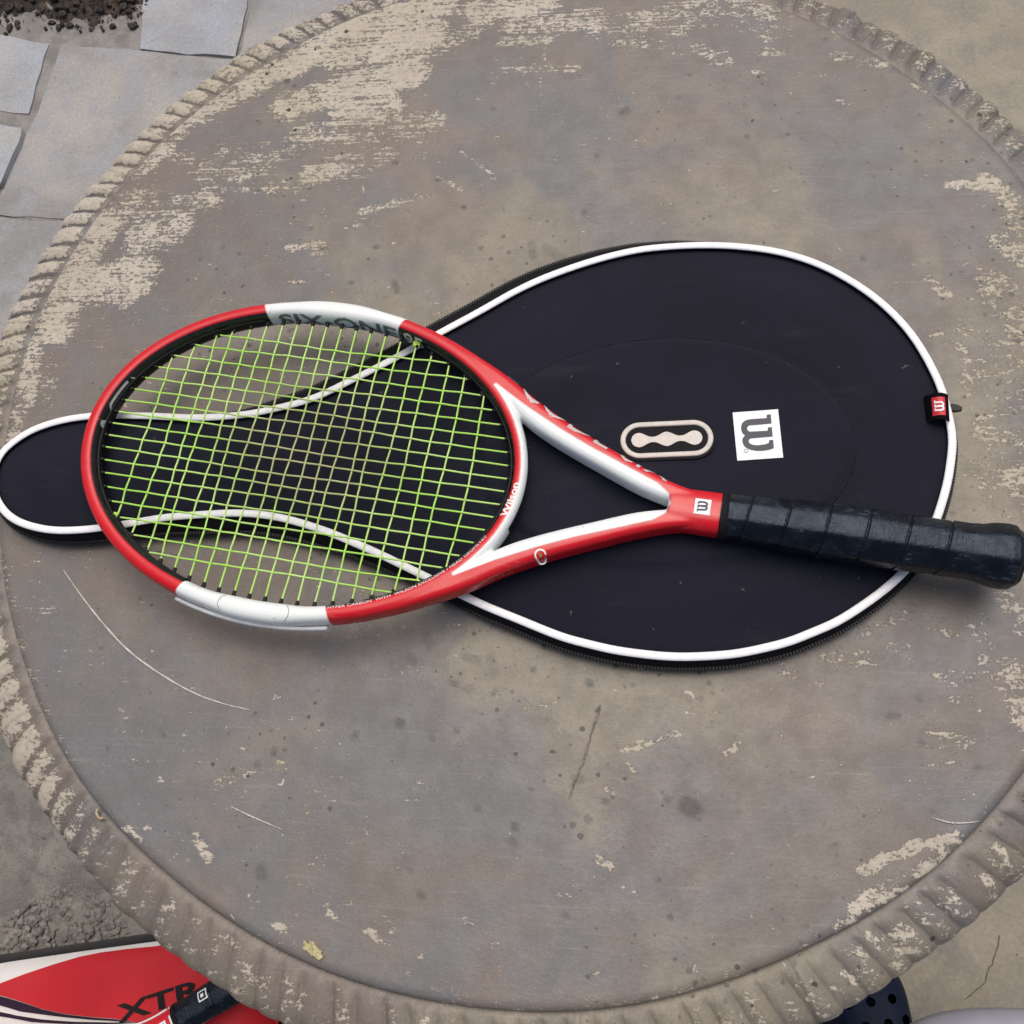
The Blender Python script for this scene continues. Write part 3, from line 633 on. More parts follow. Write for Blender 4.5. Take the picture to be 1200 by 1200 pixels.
    rp = un(873, 533, ZP)[:2]; a = np.linspace(0, 2*np.pi, 18, endpoint=False); v3 = on_panel(np.vstack([rp+np.c_[np.cos(a), np.sin(a)]*.0016, rp+np.c_[np.cos(a), np.sin(a)]*.0011])); v3[:, 2] += .0013
    sub('registered_mark', v3, grid_faces(2, 18, False, True), M['grey'], pt, False)
    # loop tag with red woven label
    q = un2([(1084, 463), (1110, 464), (1112, 495), (1088, 492)], ZP+.004); ctr = q.mean(0)
    ex1 = (q[1]-q[0]); nn = 10
    def loop(s, off):
        V = []
        for i in range(nn):
            t = i/(nn-1); z = ZP+.0015+.0075*math.sin(math.pi*min(1, .18+t*.82))**.8+off
            a = q[1]+(q[0]-q[1])*t; b = q[2]+(q[3]-q[2])*t; c = (a+b)/2
            V += [(*(c+(a-c)*s), z), (*(c+(b-c)*s), z)]
        return np.array(V)
    V = loop(1.0, 0); V2 = V.copy(); V2[:, 2] -= .0016
    fc = grid_faces(nn, 2)+grid_faces(nn, 2, base=2*nn)+[(2*i, 2*i+2, 2*nn+2*i+2, 2*nn+2*i) for i in range(nn-1)]+[(2*i+1, 2*i+3, 2*nn+2*i+3, 2*nn+2*i+1) for i in range(nn-1)]+[(2*nn-2, 2*nn-1, 4*nn-1, 4*nn-2)]
    lt = obj('loop_tag', np.vstack([V, V2]), fc, M['side'], cover); lb = bvh_of(V, grid_faces(nn, 2))
    q2 = un2([(1091, 467), (1106, 467.5), (1107, 489), (1093, 488)], ZP+.006); v2, f2 = fill(np.vstack([q2[i]+(q2[(i+1) % 4]-q2[i])*np.linspace(0, 1, 6, endpoint=False)[:, None] for i in range(4)]), .002)
    v3 = drape(np.c_[v2, np.full(len(v2), ZP)], lb, (0, 0, -1), .0007); lab = sub('woven_label', v3, f2, M['redtag'], lt)
    m1 = LOGO_UV; c = q2.mean(0); e1 = (q2[1]-q2[0]); e2 = (q2[3]-q2[0])
    P = c+(-(m1[:, 1]-.5))[:, None]*e1*.72+(m1[:, 0]-.5)[:, None]*e2*.62
    v2, f2 = fill(P); v3 = drape(np.c_[v2, np.full(len(v2), ZP)], lb, (0, 0, -1), .0013); sub('label_letter', v3, f2, M['white'], lt, False)
    return bvh
LC = [(772, 250), (832, 243), (845, 383), (520, 410), (490, 418), (470, 438), (463, 462), (472, 490), (490, 506), (515, 511), (785, 498), (790, 448), (850, 440), (862, 585), (540, 612), (505, 624), (488, 645), (490, 668), (512, 700), (570, 720), (640, 723), (740, 710), (800, 690), (812, 645), (870, 640), (880, 770), (800, 795), (700, 808), (600, 808), (500, 785), (430, 745), (398, 690), (390, 640), (405, 600), (437, 568), (397, 540), (376, 490), (372, 430), (390, 378), (430, 342), (490, 322), (560, 315), (770, 300)]
LOGO_PX = [(840+x*.075, 470+y*.075) for x, y in LC]
# the same letter upright in a unit square: u to the right, v up
_l = np.array(LC, float); _l[:, 0] -= (_l[:, 1]-245)*.085
LOGO_UV = np.c_[(_l[:, 1]-245)/(810-245), (_l[:, 0]-_l[:, 0].min())/np.ptp(_l[:, 0])]
cover_bvh = build_cover()

# ------------------------------------------------------------------ racket (built flat, tip at x = 0, butt at x = .686)
def sweep(P, hw, hh, n=20, closed=False, ex=2.7):
    """superellipse section swept along a flat curve"""
    P = np.asarray(P, float); N = len(P); hw = np.broadcast_to(np.asarray(hw, float), (N,)); hh = np.broadcast_to(np.asarray(hh, float), (N,))
    T = np.roll(P, -1, 0)-np.roll(P, 1, 0) if closed else np.gradient(P, axis=0)
    T /= np.linalg.norm(T, axis=1)[:, None]; Nn = np.c_[-T[:, 1], T[:, 0]]
    th = np.arange(n)*2*np.pi/n; c, s = np.cos(th), np.sin(th)
    sx = np.sign(c)*np.abs(c)**(2/ex); sz = np.sign(s)*np.abs(s)**(2/ex)
    V = np.zeros((N, n, 3)); V[:, :, :2] = P[:, None]+Nn[:, None]*(sx[None]*hw[:, None])[:, :, None]; V[:, :, 2] = sz[None]*hh[:, None]
    f = grid_faces(N, n, closed, True)
    if not closed: f += [tuple(range(n))[::-1], tuple(range((N-1)*n, N*n))]
    return V.reshape(-1, 3), f
HA, HB, HX0 = .1682, .1225, .1715       # centre line of the hoop
def hoop(t): return np.c_[HX0-HA*np.cos(t), HB*np.sin(t)]
MY = [.0051, .0153, .0256, .0361, .0469, .0577, .0690, .0806, .0922]
CX = [.0440, .0592, .0740, .0882, .1010, .1140, .1265, .1388, .1510, .1629, .1750, .1872, .1994, .2121, .2250, .2383, .2519, .2664, .2813, .2972]
RED = np.array([.57, .006, .014]); WHT = np.array([.74, .78, .77]); BLK = np.array([.010, .010, .012])
def build_frame():
    t = np.linspace(0, 2*np.pi, 420, endpoint=False); H = hoop(t)
    hx = H[:, 0]
    pws = np.exp(-(((hx-.172)/.030)**4))
    hw = .0064+.0016*pws-.0008*sm(.31, .335, hx); hh = np.full(420, .0107)-.0006*sm(.31, .335, hx)
    parts = [sweep(H, hw, hh, 24, True)]
    for s in (1, -1):
        A = spline(np.array([(.246, .1112), (.275, .0982), (.305, .0815), (.3305, .0640), (.347, .0535), (.370, .0415), (.400, .0282), (.428, .0165), (.450, .0098), (.472, .0062)]), 120)
        w = np.interp(A[:, 0], [.246, .29, .32, .35, .37, .40, .43, .472], [.0052, .0066, .0088, .0094, .0090, .0085, .0082, .0060])
        parts.append(sweep(A*np.array([1, s]), w, np.interp(A[:, 0], [.25, .3, .43, .472], [.0098, .0103, .0108, .0106]), 26, ex=3.6))
    S = np.c_[np.linspace(.4475, .4855, 30), np.zeros(30)]
    parts.append(sweep(S, np.interp(S[:, 0], [.446, .465, .4855], [.0150, .0156, .0157]), np.interp(S[:, 0], [.446, .4855], [.0114, .0124]), 28, ex=2.7))
    for s in (1, -1): parts.append(sweep(np.array([(.312, .0735), (.322, .0665), (.329, .0605), (.3350, .0550)])*np.array([1, s]), [.004, .0062, .0062, .0045], .0098, 16))
    v, f = join(*parts)
    me = mesh_of('tmp', v, f); o = bpy.data.objects.new('tmp', me); C.objects.link(o)
    m = o.modifiers.new('r', 'REMESH'); m.mode = 'VOXEL'; m.voxel_size = .00085; m.adaptivity = 0
    sm_ = o.modifiers.new('s', 'SMOOTH'); sm_.iterations = 11; sm_.factor = .5
    bpy.context.view_layer.update()
    me2 = bpy.data.meshes.new_from_object(o.evaluated_get(bpy.context.evaluated_depsgraph_get()))
    bpy.data.objects.remove(o); bpy.data.meshes.remove(me)
    me2.name = 'frame'; me2.polygons.foreach_set('use_smooth', [True]*len(me2.polygons))
    n = len(me2.vertices); V = np.empty(n*3, np.float32); me2.vertices.foreach_get('co', V); V = V.reshape(-1, 3).astype(float)
    P = V[:, :2]
    # offset from the hoop centre line, outward positive
    td = np.linspace(0, 2*np.pi, 720, endpoint=False); Hd = hoop(td); dist = np.full(n, 9.0)
    for a in range(0, n, 20000):
        q = P[a:a+20000]; dist[a:a+20000] = np.sqrt(((q[:, None]-Hd[None])**2).sum(2).min(1))
    ell = ((P[:, 0]-HX0)/HA)**2+(P[:, 1]/HB)**2; w = np.where(ell > 1, dist, -dist)
    def step(x, e=.0005): return sm(-e, e, x)[:, None]
    col = np.tile(RED, (n, 1))
    isho = (np.abs(w) < .0095)&(P[:, 0] < .35)
    # inner wall black
    inner = step(-w-.0036)*isho[:, None]
    col = col*(1-inner)+BLK*inner
    # white at three and nine o'clock, its ends cut square to the hoop
    tt = np.arctan2(np.abs(P[:, 1])/HB, (HX0-P[:, 0])/HA); xh = HX0-HA*np.cos(tt)
    wz = step(.056-np.abs(xh-.1695))*isho[:, None]
    col = col*(1-wz)+WHT*wz
    # white throat
    pol = np.array([(.3085, .0755), (.336, .0592), (.362, .0458), (.386, .0347), (.4166, .0224), (.438, .0138), (.4465, .0075), (.4487, 0), (.4465, -.0075), (.438, -.0138), (.4166, -.0224), (.386, -.0347), (.362, -.0458), (.336, -.0592), (.3085, -.0755), (.295, -.060), (.322, 0), (.295, .060)])
    sd = dpoly(P, pol)*np.where(inpoly(P, pol), 1, -1)
    th_ = step(sd)*(step(w-.0010)); col = col*(1-th_)+WHT*th_
    # thin grey pin line between white and red on the arms
    pl = (1-step(np.abs(sd+.0006)-.00035, .0003))*(P[:, [0]] > .335)*step(w-.0012); col = col*(1-.55*pl)+np.array([.25, .20, .20])*.55*pl
    # black wall of the bridge towards the throat
    br = step(w-.0039)*((P[:, 0] > .325)&(np.abs(P[:, 1]) < .034)&(w < .0075)&(V[:, 2] < .0045))[:, None]; col = col*(1-br)+BLK*br
    # black bumper round the tip, low on the outer wall
    bp = step(.062-xh, .0006)*step(w-.0030)*step(-.0015-V[:, 2])*isho[:, None]; col = col*(1-bp)+np.array([.02, .016, .03])*bp
    lp = step(.064-xh, .0006)*step(w-.0034)*(1-step(np.abs(V[:, 2]-.0008)-.0011))*isho[:, None]; col = col*(1-.85*lp)+np.array([.62, .60, .66])*.85*lp
    ff = [tuple(p.vertices) for p in me2.polygons]
    return me2, col, V, ff
FR_ME, FR_COL, FR_V, FR_F = build_frame()
FR_BVH = bvh_of(FR_V, FR_F)

def build_racket(label, group, loc, rot):
    rk = thing('tennis_racket', label, 'tennis racket', loc, rot, group)
    fr = bpy.data.objects.new('frame', FR_ME); C.objects.link(fr); fr.parent = rk; FR_ME.materials.append(M['frame']); vcol(fr, FR_COL)
    def part(name, v, f, mat, par=rk, smooth=True): return obj(name, v, f, mat, par, smooth, local=True)
    # hoop arc length table
    td = np.linspace(0, 2*np.pi, 2000); Hd = hoop(td); S = np.r_[0, np.cumsum(np.linalg.norm(np.diff(Hd, axis=0), axis=1))]
    def hp(s): return np.c_[np.interp(s, S, Hd[:, 0]), np.interp(s, S, Hd[:, 1])]
    def hn(s):
        d = hp(s+.0004)-hp(s-.0004); d /= np.linalg.norm(d, axis=1)[:, None]; return np.c_[-d[:, 1], d[:, 0]]   # outward on the +y side when going tip to throat
    def s_at(x, side=1):
        k = np.argmin(np.abs(Hd[:1000, 0]-x)); return S[k] if side > 0 else S[-1]-S[k]
    # grommet strip: a low black ridge inside the hoop with a barrel at every string hole
    parts = []
    t = np.linspace(0, 2*np.pi, 300, endpoint=False); H = hoop(t)
    inn = np.c_[HX0-(HA-.0070)*np.cos(t), (HB-.0070)*np.sin(t)]
    mask = (np.abs(H[:, 0]-.1695) > .054)
    # split into the tip run and the bridge run
    for lo, hi in ((-R(69), R(69)), (R(118), R(242))):
        tt = np.linspace(lo, hi, 160); q = np.c_[HX0-(HA-.0066)*np.cos(tt), (HB-.0066)*np.sin(tt)]
        parts.append(sweep(q, .0011, .0042, 10))
    def inner_hit(p, d):
        h = FR_BVH.ray_cast(Vector((p[0], p[1], 0)), Vector((d[0], d[1], 0)))
        return np.array(h[0])[:2] if h[0] is not None else p
    ends = []
    def barrel(p, d, l=.0042, r=.0016):
        c = np.array([[*(p+d*.002), 0], [*(p-d*l*.7), 0], [*(p-d*l), 0]]); parts.append(tube(c, [r, r, r*.8], 8))
    mains = []
    for y in sorted([-a for a in MY]+MY):
        a = inner_hit((HX0, y), (-1, 0)); b = inner_hit((HX0, y), (1, 0)); mains.append((y, a, b))
        barrel(a, np.array([-1.0, 0])); barrel(b, np.array([1.0, 0]))
    cross = []
    for x in CX:
        a = inner_hit((x, 0), (0, -1)); b = inner_hit((x, 0), (0, 1)); cross.append((x, a, b))
        barrel(a, np.array([0, -1.0])); barrel(b, np.array([0, 1.0]))
    v, f = join(*parts); part('grommet_strip', v, f, M['blackplastic'])
    # strings, each its own, woven over and under
    LIME = np.array([.37, .70, .09]); PALE = np.array([.52, .74, .24]); DIRT = np.array([.34, .24, .17])
    ysort = [m[0] for m in mains]; j = 0
    def colour(P):
        g = np.exp(-(((P[:, 0]-.176)/.072)**2+((P[:, 1]-.004)/.056)**2)**1.2)
        n = .5+.5*np.sin(P[:, 0]*310+P[:, 1]*120)*np.sin(P[:, 1]*270-P[:, 0]*90)
        k = np.clip(g*1.15+(n-.5)*.6*sm(.05, .5, g), 0, 1)*sm(.08, .30, g)
        c = LIME+(PALE-LIME)*(.35+.35*np.sin(P[:, [0]]*47+P[:, [1]]*83))
        return c*(1-k[:, None]*.68)+DIRT*k[:, None]*.68
    for i, (y, a, b) in enumerate(mains):
        xs = [a[0]-.003]; zs = [0.0]
        for k, x in enumerate(CX):
            if x < a[0]+.002 or x > b[0]-.002: continue
            sg = 1 if (i+k) % 2 else -1; xs.append(x); zs.append(.00074*sg)
        xs.append(b[0]+.003); zs.append(0.0)
        X = np.linspace(xs[0], xs[-1], 130); Z = np.interp(X, xs, zs); Z = np.convolve(np.r_[Z[:2][::-1], Z, Z[-2:][::-1]], np.ones(5)/5, 'valid')
        yo = y+.0006*np.sin(X*40+i*1.7)*np.exp(-((X-.18)/.09)**2)+.0008*rng.normal()*np.exp(-((X-.18)/.08)**2)
        c = np.c_[X, yo, Z]; v, f = tube(c, .00074, 8); o = part('string', v, f, M['string']); vcol(o, colour(v))
    for k, (x, a, b) in enumerate(cross):
        ys = [a[1]-.003]; zs = [0.0]
        for i, y in enumerate(ysort):
            if y < a[1]+.002 or y > b[1]-.002: continue
            sg = -1 if (i+k) % 2 else 1; ys.append(y); zs.append(.00074*sg)
        ys.append(b[1]+.003); zs.append(0.0)
        Y = np.linspace(ys[0], ys[-1], 120); Z = np.interp(Y, ys, zs); Z = np.convolve(np.r_[Z[:2][::-1], Z, Z[-2:][::-1]], np.ones(5)/5, 'valid')
        bow = .0013*rng.normal()*np.cos(Y/.115*np.pi/2)+.0011*np.sin(Y*36+k*2.1)*np.exp(-(Y/.07)**2)
        c = np.c_[x+bow, Y, Z]; v, f = tube(c, .00074, 8); o = part('string', v, f, M['string']); vcol(o, colour(v))
    # knots
    for (px, py) in ((.0415, -.0700), (.2385, .1030)):
        q = np.linspace(0, 4*np.pi, 60); c = np.c_[px+.0017*np.cos(q)+.0008*np.sin(2.3*q), py+.0019*np.sin(q*1.3)+.0004*q/3, .0016+.0011*np.sin(q*.9)]
        v, f = tube(c, .00075, 6); o = part('string_knot', v, f, M['string']); vcol(o, np.tile(np.array([.42, .72, .06]), (len(v), 1)))
    # white side guard outside the lower white zone, and its twin
    for side in (1, -1):
        s0, s1 = s_at(.110, side), s_at(.2235, side); s = np.linspace(s0, s1, 70); n = hn(s)*(1 if side > 0 else 1); p = hp(s)
        outw = p-np.array([HX0, 0]); n *= np.sign((n*outw).sum(1))[:, None]
        wob = np.interp(s, np.sort([s0, s1]), [.0, .0])
        v, f = sweep(p+n*.0083, .0016+0*s, .0030, 10); v[:, 2] -= .0032
        part('side_guard', v, f, M['guard'])
    # raised weight panel outline on the lower white zone
    s0, s1 = s_at(.146, -1), s_at(.199, -1)
    s = np.linspace(min(s0, s1), max(s0, s1), 40); sgn = 1
    def surf(P, off=.0003):
        return drape(np.c_[P, np.zeros(len(P))], FR_BVH, (0, 0, -1), off)
    def hoopxy(s, w):
        p = hp(s); n = hn(s); outw = p-np.array([HX0, 0]); n = n*np.sign((n*outw).sum(1))[:, None]; return p+n*np.asarray(w)[:, None]
    for sE, dr in ((s[0], 1), (s[-1], -1)):
        q = np.linspace(-1, 1, 22); P = hoopxy(sE+dr*.003*(np.abs(q)**2.2), q*.0058)
        v, f = tube(surf(P, .0001), .00028, 5); part('panel_seam', v, f, M['grey'], fr)
    # ---- lettering
    def bend_top(name, txt, size, s_start, w0, side, mat, rev=False, sx=1.0, off=.00022):
        v, f = text_mesh(txt, size, .0016); L = np.ptp(v[:, 0])
        s = s_start+v[:, 0]*sx*(-1 if rev else 1); P = hoopxy(s, w0+v[:, 1]*(1 if rev else 1))
        return part(name, surf(P, off), f, mat, fr, False)
    # maker's name across the bridge: reads upwards in the picture
    v, f = text_mesh('Wilson', .0070, .0012, .00022); v[:, 0] *= .0275/np.ptp(v[:, 0]); sB = S[1000]
    # letters' tops face the throat (outward); reading direction from -y to +y
    sL = sB+.0275-v[:, 0]; P = hoopxy(sL, .0012-v[:, 1])
    part('lettering', surf(P, .00025), f, M['white'], fr, False)
    # small line of print on the lower right of the hoop, reading left to right
    v, f = text_mesh('HYPER CARBON  WITH  WILSON EXCLUSIVE / HEAD GEOMETRY', .0034, .0012)
    L = np.ptp(v[:, 0]); sx = .128/L
    s = s_at(.226, -1)-v[:, 0]*sx; P = hoopxy(s, -.0028-v[:, 1]*-1.0*-1.0+.0010)
    P = hoopxy(s, -.0022-v[:, 1]); part('lettering', surf(P, .0002), f, M['white'], fr, False)
    # series name on the inner wall of the upper side, seen through the hoop
    for txt, xa, xb, mt in (('n', .098, .1115, M['cream']), ('SIX-ONE', .122, .2225, M['series']), ('95', .2285, .246, M['cream'])):
        v, f = text_mesh(txt, .0160, .0012, .0003); v[:, 0] -= v[:, 0].min(); sa, sb = s_at(xa), s_at(xb)
        s = sa+v[:, 0]*(sb-sa)/np.ptp(v[:, 0]); out = []
        p = hp(s); n = hn(s); outw = p-np.array([HX0, 0]); n = n*np.sign((n*outw).sum(1))[:, None]
        for a, d, zz in zip(p, n, .0082-(.0115-v[:, 1])*1.15):
            h = FR_BVH.ray_cast(Vector((*(a-d*.03), zz)), Vector((*d, 0)))
            out.append(tuple(h[0]-Vector((*d, 0))*.0003) if h[0] is not None else (*a, zz))
        part('lettering', np.array(out), f, mt, fr, False)
    # silver outline decal and round badge inside the tip
    def wall_strip(ss, zz, wd, name, mat):
        out = []
        for a0, z0 in zip(ss, zz):
            p = hp(np.array([a0]))[0]; n = hn(np.array([a0]))[0]; n = n*np.sign(n@(p-np.array([HX0, 0])))
            for dz in (-wd, wd):
                h = FR_BVH.ray_cast(Vector((*(p-n*.03), z0+dz)), Vector((*n, 0))); q = h[0]-Vector((*n, 0))*.0004 if h[0] is not None else Vector((*p, z0+dz))
                out.append(tuple(q))
        return part(name, np.array(out), grid_faces(len(ss), 2), mat, fr, False)
    k = np.linspace(0, 1, 24)
    wall_strip(.013+.030*k, np.interp(k, [0, .12, .2, 1], [.001, .0055, .0068, .0068]), .0011, 'silver_decal', M['silver'])
    wall_strip(.047+.006*k[:8]*2, np.linspace(.0068, .002, 8), .0012, 'silver_decal', M['silver'])
    for a in (.016, .022, .028, .034): wall_strip(a+.003*k[:6]*2, np.full(6, -.0035), .0010, 'silver_decal', M['silver'])
    a = np.linspace(0, 2*np.pi, 20, endpoint=False); out = []; s0 = .0015
    for ang in a:
        q = hp(np.array([s0+.0034*math.cos(ang)+S[-1]*(s0+.0034*math.cos(ang) < 0)]))[0]; n = q-np.array([HX0, 0]); n /= np.linalg.norm(n)
        zz = .0045+.0034*math.sin(ang)
        h = FR_BVH.ray_cast(Vector((*(q-n*.03), zz)), Vector((*n, 0))); out.append(tuple(h[0]-Vector((*n, 0))*.0005) if h[0] is not None else (*q, zz))
    part('round_badge', np.array(out), [tuple(range(20))], M['silver'], fr, False)
    # letter mark patch on the shaft
    Pq = np.array([(.4655, -.0048), (.4765, -.0048), (.4765, .0066), (.4655, .0066)])+np.array([0, -.0004])
    ov = np.vstack([Pq[i]+(Pq[(i+1) % 4]-Pq[i])*np.linspace(0, 1, 6, endpoint=False)[:, None] for i in range(4)])
    v, f = fill(ov, .002); part('logo_patch', surf(v, .0003), f, M['patch'], fr, False)
    u = LOGO_UV; P = np.c_[.4710+(.5-u[:, 1])*.0072, .0005+(u[:, 0]-.5)*.0080]
    v, f = fill(P, .002); part('logo_letter', surf(v, .0006), f, M['ink'], fr, False)
    # ring mark on the lower arm
    a = np.linspace(.25, 2*np.pi-.05, 24); c = np.array([.3660, -.0510])
    rv = np.vstack([c+np.c_[np.cos(a)*.0042, np.sin(a)*.0042], c+np.c_[np.cos(a)*.0030, np.sin(a)*.0030]]); part('ring_mark', surf(rv, .0004), grid_faces(2, 24), M['white'], fr, False)
    a = np.linspace(0, 2*np.pi, 12, endpoint=False); part('ring_mark', surf(c+np.c_[np.cos(a)*.0013, np.sin(a)*.0013], .0004), [tuple(range(12))], M['gold'], fr, False)
    # big grey letters on the outer wall of the upper arm, gold script on the lower one
    def side_text(txt, size, x0, x1, side, mat, zc, zs=1.0):
        v, f = text_mesh(txt, size, .0015); L = np.ptp(v[:, 0]); out = []
        dv = Vector((-.50*1, -side*.87, 0)).normalized()
        for p in v:
            x = x0+(p[0]-v[:, 0].min())/L*(x1-x0); st = Vector((x, side*np.interp(x, [.25, .32, .40, .45], [.125, .085, .045, .025]), zc+(p[1]-size*.35)*zs))
            h = FR_BVH.ray_cast(st-dv*.05, dv); ok = h[0] is not None and h[3] < .085
            out.append(tuple(h[0]-dv*.0004) if ok else (9, 9, 9))
        bad = {i for i, q in enumerate(out) if q[0] > 8}; f = [q for q in f if not bad & set(q)]
        used = sorted({i for q in f for i in q}); ix = {a: b for b, a in enumerate(used)}
        return part('lettering', np.array([out[i] for i in used]), [tuple(ix[i] for i in q) for q in f], mat, fr, False)
    side_text('nCODE SIX', .020, .318, .450, 1, M['silver'], .0070, .50)
    side_text('nano   carbon   code', .0085, .245, .352, -1, M['gold'], .0030, .55)
    # ---- grip
    xs = np.linspace(.4835, .6795, 330); na = 72; th = np.arange(na)*2*np.pi/na
    wy = np.interp(xs, [.4835, .49, .515, .545, .572, .60, .63, .648, .656, .664, .672, .6765, .6795], [.0158, .0160, .0170, .0184, .0194, .0190, .0184, .0185, .0194, .0214, .0219, .0214, .0190])
    wz = wy*.92
    oc = 1.0/np.maximum(np.abs(np.cos(((th+np.pi/8) % (np.pi/4))-np.pi/8)), 1e-6); oc = 1+(oc/oc.mean()-1)*.75
    V = np.empty((len(xs), na, 3)); pitch = .0262
    for i, x in enumerate(xs):
        ph = ((x-.4835)/pitch+th/(2*np.pi)*.62+.15) ; fr_ = ph-np.floor(ph)
        stepr = .0014*(sm(.0, .06, fr_)-1)*(x < .655)+.00055*(1-fr_)*(x < .655) - .0007*np.exp(-((fr_-.01)/.018)**2)*(x < .655)
        rr = 1.0
        V[i, :, 0] = x; V[i, :, 1] = (wy[i]*oc+stepr)*np.cos(th); V[i, :, 2] = (wz[i]*oc+stepr)*np.sin(th)
    V[:, :, 1:] += rng.normal(0, .00005, V[:, :, 1:].shape)
    gv = V.reshape(-1, 3); gf = grid_faces(len(xs), na, False, True)
    gp = part('grip', gv, gf, M['grip'])
    cv = np.vstack([np.c_[np.full(na, .4838), .0170*np.cos(th), .0150*np.sin(th)], np.c_[np.full(na, .4885), .0174*np.cos(th), .0162*np.sin(th)], np.c_[np.full(na, .4892), .0150*np.cos(th), .0138*np.sin(th)], np.c_[np.full(na, .4836), .0150*np.cos(th), .0122*np.sin(th)]])
    part('grip_collar', cv, grid_faces(4, na, False, True), M['rubber'], gp)
    k = np.array([1.0, .96, .80, .4, .01]); bx = np.array([.6793, .6808, .6818, .6821, .6822])
    bv = np.stack([np.broadcast_to(bx[:, None], (5, na)), .0190*oc[None]*k[:, None]*np.cos(th)[None], .0173*oc[None]*k[:, None]*np.sin(th)[None]], -1).reshape(-1, 3)
    part('butt_cap', bv, grid_faces(5, na, False, True), M['rubber'], gp)
    return rk
B = un(1203, 654, TT+.043)
ang = R(171.089-180); tipxy = np.array([-.41647819, .32272594-.001])
racket = build_racket('red and white tennis racket with lime strings lying on the black cover', 'tennis rackets', (tipxy[0], tipxy[1], TT+.0385), (0, R(-.35), ang))

# ------------------------------------------------------------------ bag on the ground, lower left, with a second racket on it
def build_bag():
    ZB = .27
    a = un(0, 1129, ZB); b = un(172, 1104.5, ZB); e = (b-a)[:2]; e /= np.linalg.norm(e); n = np.array([e[1], -e[0]])
    L, Wd = .84, .36; org = a[:2]-e*.52+(-n)*.013
    bag = thing('racket_bag', 'red and white racket bag on the ground at the lower left', 'bag', (*(org+e*L/2+n*Wd/2), .0))
    nu, nv = 150, 80; V = []
    us = .5-.5*np.cos(np.linspace(0, np.pi, nu)); vs = .5-.5*np.cos(np.linspace(0, np.pi, nv))
    for u in us:
        for v in vs:
            pu = (1-abs(2*u-1)**14)**(1/4.0) if abs(2*u-1) < 1 else 0; pv = (1-abs(2*v-1)**26)**(1/3.0) if abs(2*v-1) < 1 else 0
            p = org+e*L*u+n*Wd*v
            z = ZB*pu*pv+.012*math.sin(math.pi*v)*pu+.0028*math.sin(u*38+v*9)*math.sin(v*13+u*5)*pu*pv-.014
            V.append((p[0], p[1], max(z, .006)))
    V = np.array(V); f = grid_faces(nu, nv); bo = bvh_of(V, f)
    obj('bag_body', V, f, M['bagblack'], bag)
    def panel(px, mat, name, off, step=.005):
        P = un2(px, ZB-.006); P = spline(np.vstack([P, P[:1]]), 90)[:-1] if False else P
        d = np.vstack([P[i]+(P[(i+1) % len(P)]-P[i])*np.linspace(0, 1, max(2, int(np.linalg.norm(P[(i+1) % len(P)]-P[i])/.006)), endpoint=False)[:, None] for i in range(len(P))])
        v, f = fill(d, step); v3 = drape(np.c_[v, np.full(len(v), .3)], bo, (0, 0, -1), off, .3); m = len(d)
        s0 = drape(np.c_[d, np.full(m, .3)], bo, (0, 0, -1), off, .3); sk = np.vstack([s0, s0-np.array([0, 0, off+.001])])
        return obj(name, *join((v3, f), (sk, [(i, (i+1) % m, m+(i+1) % m, m+i) for i in range(m)])), mat, bag)
    # red panel, bounded by curved seams
    red = [(-120, 1195), (-60, 1176), (0, 1153), (30, 1141), (60, 1130.5), (90, 1121.5), (115, 1116.5), (145, 1112.5), (176, 1109.5), (250, 1100), (330, 1090), (420, 1085), (460, 1240), (380, 1240), (280, 1225), (200, 1206), (160, 1196), (140, 1193), (110, 1191), (80, 1187.5), (50, 1181.5), (25, 1173), (0, 1165), (-40, 1178), (-90, 1194)]
    panel([(-260, 1181), (0, 1128.5), (86, 1116), (172, 1104.5), (330, 1085), (420, 1080), (470, 1270), (-260, 1290)], M['bagwhite'], 'white_panel', .0045, .007)
    panel(red, M['bagred'], 'red_panel', .0072)
    panel([(0, 1166.5), (24, 1174), (50, 1182.5), (80, 1188.5), (110, 1192), (140, 1194), (158, 1196.5), (110, 1194.5), (80, 1191.5), (58, 1189), (25, 1185), (0, 1177)], M['bagdark'], 'dark_stripe', .0060)
    panel([(0, 1185), (22, 1190), (50, 1194), (90, 1197), (130, 1197.5), (165, 1197), (130, 1199.5), (85, 1199.5), (40, 1197), (0, 1190)], M['bagdark'], 'dark_stripe', .0060)
    # letters in black across the red panel
    v, f = text_mesh('XTR', .040, .006, .0012); v[:, 0] -= v[:, 0].min()
    p0 = un(139, 1199, ZB)[:2]; p1 = un(238, 1166, ZB)[:2]; ee = (p1-p0); Lx = np.linalg.norm(ee); ee /= Lx; nn = np.array([-ee[1], ee[0]])
    P = p0+ee*(v[:, :1]*Lx/np.ptp(v[:, 0]))+nn*v[:, 1:2]*.62
    v3 = drape(np.c_[P, np.full(len(P), .3)], bo, (0, 0, -1), .0080, .3); obj('lettering', v3, f, M['bagblack'], bag, False)
    return ZB
ZB = build_bag()

